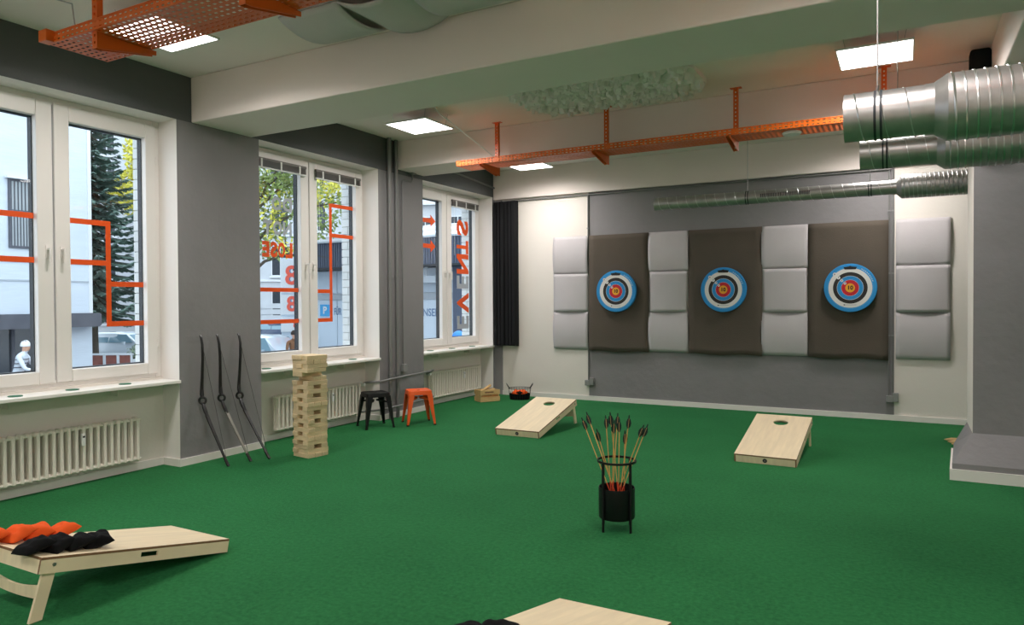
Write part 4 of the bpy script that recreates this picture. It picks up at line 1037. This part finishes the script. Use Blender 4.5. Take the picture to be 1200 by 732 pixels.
text('sign_letter', 'P', 0.36, MX(px(-12.17), -0.022, 2.36), 'sign_white', PV, 0.002, 0.012)
text('sign_text', 'FÜR', 0.36, MX(px(-11.58), 0.012, 2.31), 'text_blue', PV, 0.002, 0.006, sx=0.55)
text('sign_text', 'ENSEHE', 0.36, MX(px(-7.45), 0.012, 2.29), 'text_blue', PV, 0.002, 0.006, sx=0.80)
MB().box(px(-7.75), -0.62, 3.28, px(-6.85), -0.35, 3.50).build('hanging_lamp', 'panel_grey', PV)
MB().box(px(-7.35), -0.50, 3.50, px(-7.25), -0.46, 3.80).build('lamp_stem', 'panel_grey', PV)
MB().box(px(-6.35), -0.35, 0, px(-5.9), 0.1, 3.82).build('pillar', 'fascia_blue', PV)

# 4 sign tower with three boards
TS = empty('sign_tower', (-13.90, 19.67, GZ), math.radians(28), 'white sign tower with three orange figure eights behind the tree', 'sign')
MB().box(-0.42, 0.0, 0, 0.42, 0.18, 4.35).build('post', 'panel_white', TS)
for q, (z0, z1) in enumerate(((3.02, 4.28), (2.20, 2.96), (1.55, 2.10))):
    b = MB().box(-0.42, -0.05, z0, 0.42, 0.0, z1).build('sign_board', 'sign_white', TS)
    s = (1.0, 0.78, 0.36)[q]; xo = (0, 0, 0.15)[q]
    text('figure_shadow', '8', s, MX(xo + 0.05, -0.053, (z0 + z1) / 2), 'text_blue', b, 0.002, 0.02)
    text('figure', '8', s, MX(xo, -0.058, (z0 + z1) / 2), 'sign_orange', b, 0.002, 0.02)

# 5 trees
def leaf_cloud(mb, blobs, n, size, rn, m=0, droop=0.0):
    wts = [b[1][0] * b[1][1] * b[1][2] for b in blobs]; tot = sum(wts)
    for b, wt in zip(blobs, wts):
        for _ in range(int(n * wt / tot)):
            while True:
                q = Vector((rn.uniform(-1, 1), rn.uniform(-1, 1), rn.uniform(-1, 1)))
                if 0.25 < q.length < 1: break
            p = Vector((b[0][0] + q.x * b[1][0], b[0][1] + q.y * b[1][1], b[0][2] + q.z * b[1][2]))
            s = size * rn.uniform(0.6, 1.3); a = Vector((rn.gauss(0, 1), rn.gauss(0, 1), rn.gauss(-droop, 1))).normalized(); c_ = a.orthogonal().normalized()
            c_ = (Matrix.Rotation(rn.uniform(0, 6.28), 3, a) @ c_); e = a.cross(c_)
            mb.add([p - a * s, p + c_ * s * 0.45 + e * s * 0.1, p + a * s, p - c_ * s * 0.45 + e * s * 0.1], [(0, 1, 2, 3)], m)
def broad_tree(name, loc, trunk, branches, blobs, n, size, mats, label, seed):
    T_ = empty(name, loc, 0, label, 'tree', 'trees outside the windows'); rn = random.Random(seed)
    MB().tube([p for p, r in trunk], [r for p, r in trunk], n=9).build('trunk', 'bark', T_, smooth=60)
    br = MB()
    for pts, r in branches:
        br.tube(pts, [r * (1 - 0.75 * i / (len(pts) - 1)) for i in range(len(pts))], n=6)
        for _ in range(5):
            p = Vector(pts[-2]); q = p + Vector((rn.uniform(-1, 1), rn.uniform(-1, 1), rn.uniform(-0.2, 1.0))) * 1.1
            br.tube([p, (p + q) / 2 + Vector((0, 0, 0.1)), q], [r * 0.35, r * 0.22, r * 0.1], n=4)
    br.build('branches', 'bark', T_, smooth=60)
    lf = MB(); leaf_cloud(lf, blobs, n, size, rn)
    for i in range(len(lf.m)): lf.m[i] = 0 if noise.noise(Vector(lf.v[lf.f[i][0]]) * 0.7) > -0.12 else 1
    tag(lf.build('foliage', mats, T_), kind='stuff')
    return T_
broad_tree('street_tree', (-11.15, 14.85, GZ), [((0, 0, 0), 0.20), ((0.1, 0, 1.8), 0.17), ((0.0, 0, 3.4), 0.14), ((0.2, 0.1, 5.4), 0.10), ((0.3, 0.1, 7.8), 0.04)],
           [([(0, 0, 3.2), (0.7, 0.4, 3.9), (1.3, 0.7, 4.1), (1.9, 1.0, 4.0)], 0.06), ([(0.1, 0, 3.9), (0.9, 0.5, 5.0), (1.9, 1.0, 5.5), (3.0, 1.6, 5.7)], 0.06), ([(0.1, 0, 4.6), (0.8, 0.4, 6.1), (1.4, 0.7, 7.2)], 0.06), ([(0.1, 0, 5.0), (1.2, 0.6, 6.1), (2.4, 1.2, 6.4), (3.4, 1.9, 7.1)], 0.05), ([(0, 0, 4.0), (-0.9, -0.6, 4.9), (-1.8, -1.0, 5.4)], 0.06)],
           [((0.9, 0.4, 6.9), (1.5, 1.3, 1.1)), ((0.7, 0.4, 5.5), (1.0, 1.0, 1.0)), ((2.0, 1.1, 6.3), (1.1, 1.0, 0.9)), ((0.9, 0.5, 4.35), (0.9, 0.8, 0.45)), ((2.9, 1.6, 6.0), (0.8, 0.8, 0.9)), ((2.2, 1.2, 5.0), (0.7, 0.7, 0.5)), ((-1.2, -0.6, 6.0), (1.5, 1.3, 1.5))],
           7000, 0.085, ['leaves_green', 'leaves_yellow'], 'leafy green street tree with autumn tints behind the slogan window', 2)
broad_tree('birch_tree', (-25.2, 22.2, GZ), [((0, 0, 0), 0.22), ((0.1, 0, 3.0), 0.18), ((0.0, 0, 7.0), 0.12), ((-0.2, 0, 11.5), 0.04)],
           [([(0, 0, 6.0), (-0.9, -0.4, 7.2), (-1.8, -0.8, 7.4)], 0.06), ([(0, 0, 7.5), (-0.8, -0.3, 8.7), (-1.6, -0.6, 9.0)], 0.05), ([(0, 0, 8.2), (0.7, 0.4, 9.5), (1.3, 0.7, 10.2)], 0.05)],
           [((-0.3, -0.2, 9.8), (1.4, 1.2, 1.6)), ((-1.3, -0.7, 8.0), (1.5, 1.0, 1.1)), ((0.7, 0.4, 8.6), (1.0, 1.0, 1.0))], 3600, 0.13, ['leaves_yellow', 'leaves_yellow'], 'yellow autumn tree hanging in beside the spruce', 4)
def spruce(loc, H, R, label, seed):
    T_ = empty('spruce_tree', loc, 0, label, 'tree', 'trees outside the windows'); rn = random.Random(seed)
    MB().cyl((0, 0, 0), (0, 0, H), 0.20, 0.02, n=9).build('trunk', 'bark', T_, smooth=60)
    br = MB(); nd = MB(); z = 2.5
    while z < H - 0.15:
        f = 1 - (z - 1.5) / (H - 1.5); r = R * (0.12 + 0.88 * f) * rn.uniform(0.85, 1.1); nb = 9 if f > 0.3 else 6; a0 = rn.uniform(0, 6)
        for b in range(nb):
            a = a0 + 2 * PI * b / nb + rn.uniform(-0.15, 0.15); rr = r * rn.uniform(0.8, 1.1); d = Vector((math.cos(a), math.sin(a), 0))
            pts = [Vector((0, 0, z)) + d * rr * t + Vector((0, 0, -0.28 * rr * math.sin(t * 2.2) + 0.10 * rr * t * t)) for t in (0, 0.35, 0.7, 1.0)]
            br.tube(pts, [0.03, 0.022, 0.014, 0.005], n=4)
            side = Vector((-d.y, d.x, 0)); ns = int(7 + 17 * rr)
            for k in range(ns):
                t = 0.15 + 0.85 * (k + rn.random()) / ns; i = min(2, int(t * 3)); p = pts[i].lerp(pts[i + 1], t * 3 - i)
                for s in (-1, 1):
                    l_ = 0.42 * (1 - 0.55 * t) * rn.uniform(0.7, 1.2); v = (side * s + d * 0.7 + Vector((0, 0, rn.uniform(-0.75, -0.15)))).normalized() * l_
                    wv = v.cross(Vector((rn.uniform(-.3, .3), rn.uniform(-.3, .3), 1))).normalized() * 0.075
                    nd.add([p, p + v * 0.5 + wv, p + v, p + v * 0.5 - wv], [(0, 1, 2, 3)])
        z += 0.27
    br.build('branches', 'bark', T_); tag(nd.build('needles', 'spruce_needles', T_), kind='stuff')
spruce((-20.7, 16.15, GZ), 10.8, 3.1, 'dark blue-green spruce beyond the pale building', 8)

# 6 cars
def car(loc, rz, paint, label, kind='sedan', Lc=4.4, Wc=1.76, Hc=1.44):
    K = empty('parked_car', loc, rz, label, 'car', 'parked cars outside')
    hw = Wc / 2
    if kind == 'sedan': st = [(-2.2, .45, .62, 0), (-2.12, .38, .78, 0), (-1.75, .30, .92, 0), (-1.25, .24, .98, 0), (-0.65, .22, 1.00, 1.0), (0.2, .22, 1.0, 1.0), (0.75, .22, .98, .85), (1.25, .24, .95, 0), (1.85, .30, .80, 0), (2.12, .36, .66, 0), (2.2, .44, .56, 0)]
    else: st = [(-2.2, .42, .80, 0), (-2.14, .34, .98, 0.55), (-1.95, .28, 1.00, 1.0), (-1.2, .22, 1.0, 1.0), (-0.4, .22, 1.0, 1.0), (0.35, .22, 1.0, 1.0), (0.70, .22, .98, .85), (1.25, .24, .95, 0), (1.85, .30, .82, 0), (2.12, .36, .70, 0), (2.2, .44, .58, 0)]
    mb = MB(); rings = []
    for x, zl, zb, f in st:
        zr = zb + f * (Hc - 1.0) if f else zb + 0.02; e = hw * (0.86 if abs(x) > 2.0 else (0.96 if abs(x) > 1.7 else 1.0)); rf = hw * 0.72 if f else e * 0.80
        half = [(e * 0.92, zl), (e, (zl + zb) / 2), (e * 0.97, zb), (rf + 0.05 if f else e * 0.9, zr - 0.03 if f else zb + 0.012), (rf, zr)]
        rings.append([(x, y, z) for y, z in half] + [(x, -y, z) for y, z in reversed(half)])
    n = len(rings[0]); vs = [p for r in rings for p in r]; fs = []
    for i in range(len(rings) - 1): fs += [(i * n + k, i * n + (k + 1) % n, (i + 1) * n + (k + 1) % n, (i + 1) * n + k) for k in range(n)]
    fs += [tuple(range(n)), tuple(range((len(rings) - 1) * n, len(rings) * n))]
    mb.add(vs, fs); body = mb.build('body', paint, K, smooth=35)
    for s in (-1, 1):
        yb, yr = s * (hw * 0.97 + 0.004), s * (hw * 0.72 + 0.058)
        segs = [(-0.62, 0.02), (0.06, 0.72)] if kind == 'sedan' else [(-1.88, -1.05), (-1.0, -0.2), (-0.14, 0.66)]
        for a, b in segs:
            sa = 0.28 if (kind == 'sedan' and a < -0.5) else 0.0; sb = 0.35 if b > 0.6 else 0.0
            zb, zt = 1.03, Hc - 0.07
            MB().add([(a - sa, yb, zb), (b + sb, yb, zb), (b, yr, zt), (a + sa * 0.2, yr, zt), (a - sa, yb - s * 0.03, zb), (b + sb, yb - s * 0.03, zb), (b, yr - s * 0.03, zt), (a + sa * 0.2, yr - s * 0.03, zt)], [(0, 1, 2, 3), (4, 5, 6, 7), (0, 1, 5, 4), (1, 2, 6, 5), (2, 3, 7, 6), (3, 0, 4, 7)]).build('side_window', 'car_glass', body)
        for x in (-1.35, 1.38):
            wl_ = MB().lathe([(0.19, -0.10), (0.31, -0.09), (0.32, 0.0), (0.31, 0.09), (0.19, 0.10)], (x, s * (hw - 0.07), 0.32), 20, axis='y').build('wheel', 'tyre', K, smooth=40)
            MB().lathe([(0.02, s * 0.105), (0.19, s * 0.105), (0.19, s * 0.085)], (x, s * (hw - 0.07), 0.32), 16, axis='y').build('rim', 'bolt_steel', wl_)
        MB().cbox((2.10, s * hw * 0.66, 0.66), (0.14, 0.34, 0.12)).build('headlight', 'sign_white', body)
        MB().cbox((-2.13, s * hw * 0.70, 0.80), (0.10, 0.28, 0.14)).build('tail_light', 'sign_orange', body)
        MB().cbox((0.75, s * (hw + 0.07), 1.02), (0.10, 0.16, 0.11)).build('wing_mirror', paint, body, bevel=0.01)
    ws = 0.62 * hw
    if kind == 'sedan':
        MB().add([(1.23, -hw * .8, .985), (1.23, hw * .8, .985), (.76, ws, Hc - .09), (.76, -ws, Hc - .09), (1.20, -hw * .8, .96), (1.20, hw * .8, .96), (.73, ws, Hc - .12), (.73, -ws, Hc - .12)], [(0, 1, 2, 3), (4, 5, 6, 7), (0, 1, 5, 4), (1, 2, 6, 5), (2, 3, 7, 6), (3, 0, 4, 7)]).build('windscreen', 'car_glass', body)
    return K
car((-27.9, 31.9, GZ), math.radians(208), 'car_blue', 'dark blue saloon car parked beyond the silver estate car')
car((-13.45, 17.75, GZ), math.radians(12), 'car_silver', 'silver estate car at the lower left of the slogan window', 'estate', Hc=1.52)
car((-23.0, 18.6, GZ), math.radians(28), 'car_white', 'white car parked under the spruce, first window', 'sedan')

# 7 planter box, bush, bike stand by the first window
PB = empty('brick_planter', (-15.2, 13.55, GZ), math.radians(30), 'low planter with white frames and red panels under the spruce', 'planter')
for k in range(3):
    o = MB().box(-0.62 + k * 0.42, -0.2, 0.72, -0.24 + k * 0.42, -0.16, 1.05).build('red_panel', 'brick_red', PB)
    for a in ((-0.64, -0.60), (-0.26, -0.22)): MB().box(a[0] + k * 0.42, -0.22, 0.68, a[1] + k * 0.42, -0.15, 1.10).build('frame_post', 'sign_white', PB)
MB().box(-0.66, -0.23, 1.06, 0.64, -0.14, 1.11).build('frame_rail', 'sign_white', PB)
MB().box(-0.66, -0.16, 0, 0.64, 0.3, 0.9).build('box_body', 'sign_white', PB)
BS = empty('shrub', (-14.9, 14.55, GZ), 0, 'pale grey-green shrub below the spruce', 'shrub'); rn = random.Random(21)
st_ = MB()
for k in range(7): st_.tube([(0, 0, 0), (0.2 * math.cos(k), 0.2 * math.sin(k), 0.6), (0.5 * math.cos(k), 0.5 * math.sin(k), 1.2)], [0.02, 0.014, 0.006], n=5)
st_.build('stems', 'bark', BS)
lf = MB(); leaf_cloud(lf, [((0, 0, 0.95), (0.85, 0.7, 0.55))], 1100, 0.06, rn); tag(lf.build('foliage', 'bush_green', BS), kind='stuff')
# objects by the third window
YS = empty('yellow_bin', (-5.25, 16.6, GZ), 0, 'yellow plastic bin low in the third window', 'bin')
MB().lathe([(0.24, 0.0), (0.30, 1.45), (0.33, 1.47), (0.33, 1.52), (0.001, 1.62)], n=20).build('body', 'yellow_plastic', YS, smooth=40)
MB().lathe([(0.335, 1.46), (0.345, 1.46), (0.345, 1.50), (0.335, 1.50)], n=20, caps=False).build('lid_rim', 'gasket_dark', YS)
BP = empty('bollard_ball', (-2.45, 13.6, GZ), 0, 'blue ball topping a short post outside the third window', 'bollard')
MB().cyl((0, 0, 0), (0, 0, 1.72), 0.05, n=12).build('post', 'panel_grey', BP, smooth=40)
MB().lathe([(0.001, 1.70)] + [(0.15 * math.sin(PI * k / 10), 1.85 - 0.15 * math.cos(PI * k / 10)) for k in range(1, 10)] + [(0.001, 2.0)], n=20).build('ball', 'ball_blue', BP, smooth=60)

# 8 people on the pavement
def person(loc, rz, joints, mats_fn, mats, label, head_c):
    """one continuous skinned body; joints: name -> (pos, radius, parent)"""
    names = list(joints); vs = [joints[k][0] for k in names]; es = [(names.index(joints[k][2]), names.index(k)) for k in names if joints[k][2]]
    me = bpy.data.meshes.new('person'); me.from_pydata(vs, es, []); o = bpy.data.objects.new('tmp_body', me); COL.objects.link(o)
    sk = o.modifiers.new('skin', 'SKIN'); sk.use_smooth_shade = True
    for i, k in enumerate(names):
        r = joints[k][1]; me.skin_vertices[0].data[i].radius = r if isinstance(r, tuple) else (r, r)
        me.skin_vertices[0].data[i].use_root = (k == 'pelvis')
    o.modifiers.new('sub', 'SUBSURF').levels = 2; o.modifiers['sub'].render_levels = 2
    bpy.context.view_layer.update()
    bm_ = bpy.data.meshes.new_from_object(o.evaluated_get(bpy.context.evaluated_depsgraph_get())); bpy.data.objects.remove(o)
    bm_.materials.clear()
    for q in mats: bm_.materials.append(MATS[q])
    for p in bm_.polygons: p.material_index = mats_fn(p.center); p.use_smooth = True
    P_ = empty('person', loc, rz, label, 'person')
    b = bpy.data.objects.new('body', bm_); COL.objects.link(b); b.parent = P_
    return P_
def stand(lean=0.0, reach=0.35):
    L_ = lambda z: -lean * max(0, z - 0.95)
    J = {'pelvis': ((0, 0, .95), (.155, .12), None), 'waist': ((0, L_(1.12), 1.12), (.14, .105), 'pelvis'), 'chest': ((0, L_(1.32), 1.32), (.165, .12), 'waist'), 'collar': ((0, L_(1.46), 1.46), (.11, .085), 'chest'),
         'neck': ((0, L_(1.53) - .01, 1.53), .055, 'collar'), 'jaw': ((0, L_(1.60) - .025, 1.60), (.066, .078), 'neck'), 'brow': ((0, L_(1.68) - .015, 1.69), (.076, .092), 'jaw'), 'crown': ((0, L_(1.75), 1.755), (.055, .065), 'brow')}
    for s, n_ in ((-1, 'l'), (1, 'r')):
        J['sh' + n_] = ((s * .19, L_(1.43), 1.43), .062, 'collar'); J['el' + n_] = ((s * .25, L_(1.2) - .10 - reach * .3, 1.16), .045, 'sh' + n_)
        J['wr' + n_] = ((s * .19, L_(1.1) - .10 - reach, 1.05 + reach * .15), .032, 'el' + n_); J['ha' + n_] = ((s * .17, L_(1.1) - .19 - reach, 1.03 + reach * .15), (.022, .038), 'wr' + n_)
        J['hip' + n_] = ((s * .095, 0, .88), .085, 'pelvis'); J['kn' + n_] = ((s * .11, -.02 * s, .48), .058, 'hip' + n_)
        J['an' + n_] = ((s * .12, .02 - .03 * s, .09), .042, 'kn' + n_); J['to' + n_] = ((s * .13, -.15 - .03 * s, .045), (.042, .032), 'an' + n_)
    return J
def face(P_, yc, z, cap, capmat, name):
    for s in (-1, 1): MB().cbox((s * .030, yc - .092, z), (.018, .008, .008)).build('eye', 'gasket_dark', P_)
    MB().prism([(-.012, z - .035), (.012, z - .035), (.004, z + .01), (-.004, z + .01)], yc - .112, yc - .085, 'y').build('nose', 'skin', P_, bevel=0.003)
    MB().cbox((0, yc - .090, z - .062), (.045, .008, .008)).build('mouth', 'brick_red', P_)
    for s in (-1, 1): MB().cbox((s * .082, yc, z - .01), (.014, .035, .055)).build('ear', 'skin', P_, bevel=0.005)
    h = MB(); prof = [(0.104 * math.cos(a), cap * math.sin(a)) for a in [PI / 2 * k / 7 for k in range(8)]]
    prof = [(0.098, -0.02)] + [(max(r, .001), q) for r, q in prof]
    h.lathe(prof, (0, yc + .012, z + .025), 20); o = h.build(name, capmat, P_, smooth=60); return o
J = stand(0.28, 0.42); yh = -0.28 * .73
cy = person((-11.6, 8.93, GZ), math.radians(130), J, lambda c: 0 if c.z > 1.56 or (c.z < 1.20 and c.y < -.40) else (1 if c.z > .98 else 2), ['skin', 'jersey', 'trousers_dark'], 'person in a white helmet and pale striped top bending forward outside', 0)
hm = face(cy, yh - .005, 1.665, 0.13, 'helmet_white', 'helmet')
for k in (-1, 0, 1): MB().tube([(k * .045, yh + .012 - .085, 1.74), (k * .05, yh + .012 - .03, 1.808), (k * .05, yh + .012 + .05, 1.80), (k * .04, yh + .012 + .095, 1.74)], 0.008, n=5).build('helmet_vent', 'gasket_dark', hm)
for k in range(3): MB().tube([(.172 * math.cos(a), -0.28 * (.25 + k * .09) + .130 * math.sin(a), 1.20 + k * .09) for a in [2 * PI * q / 20 for q in range(20)]], 0.012, n=5, closed=True).build('stripe', 'facade_ledge', cy)
MB().cbox((0.12, -0.34, 1.08), (0.16, 0.12, 0.22)).build('orange_bag', 'orange_paint', cy, bevel=0.02)
mn = person((-10.15, 16.1, GZ), math.radians(60), stand(0.05, 0.10), lambda c: 0 if c.z > 1.55 or c.z < 1.04 and abs(c.x) > .165 else (1 if c.z > .86 else 2), ['skin', 'jacket_brown', 'trousers_dark'], 'dark-haired person in a brown jacket walking past the second window', 0)
face(mn, -.05, 1.665, 0.118, 'hair_dark', 'hair')
MB().lathe([(.075, 1.47), (.088, 1.50), (.078, 1.54), (.066, 1.53)], (0, -.04, 0), 18, caps=False).build('collar', 'jacket_brown', mn, smooth=60, solid=0.012)
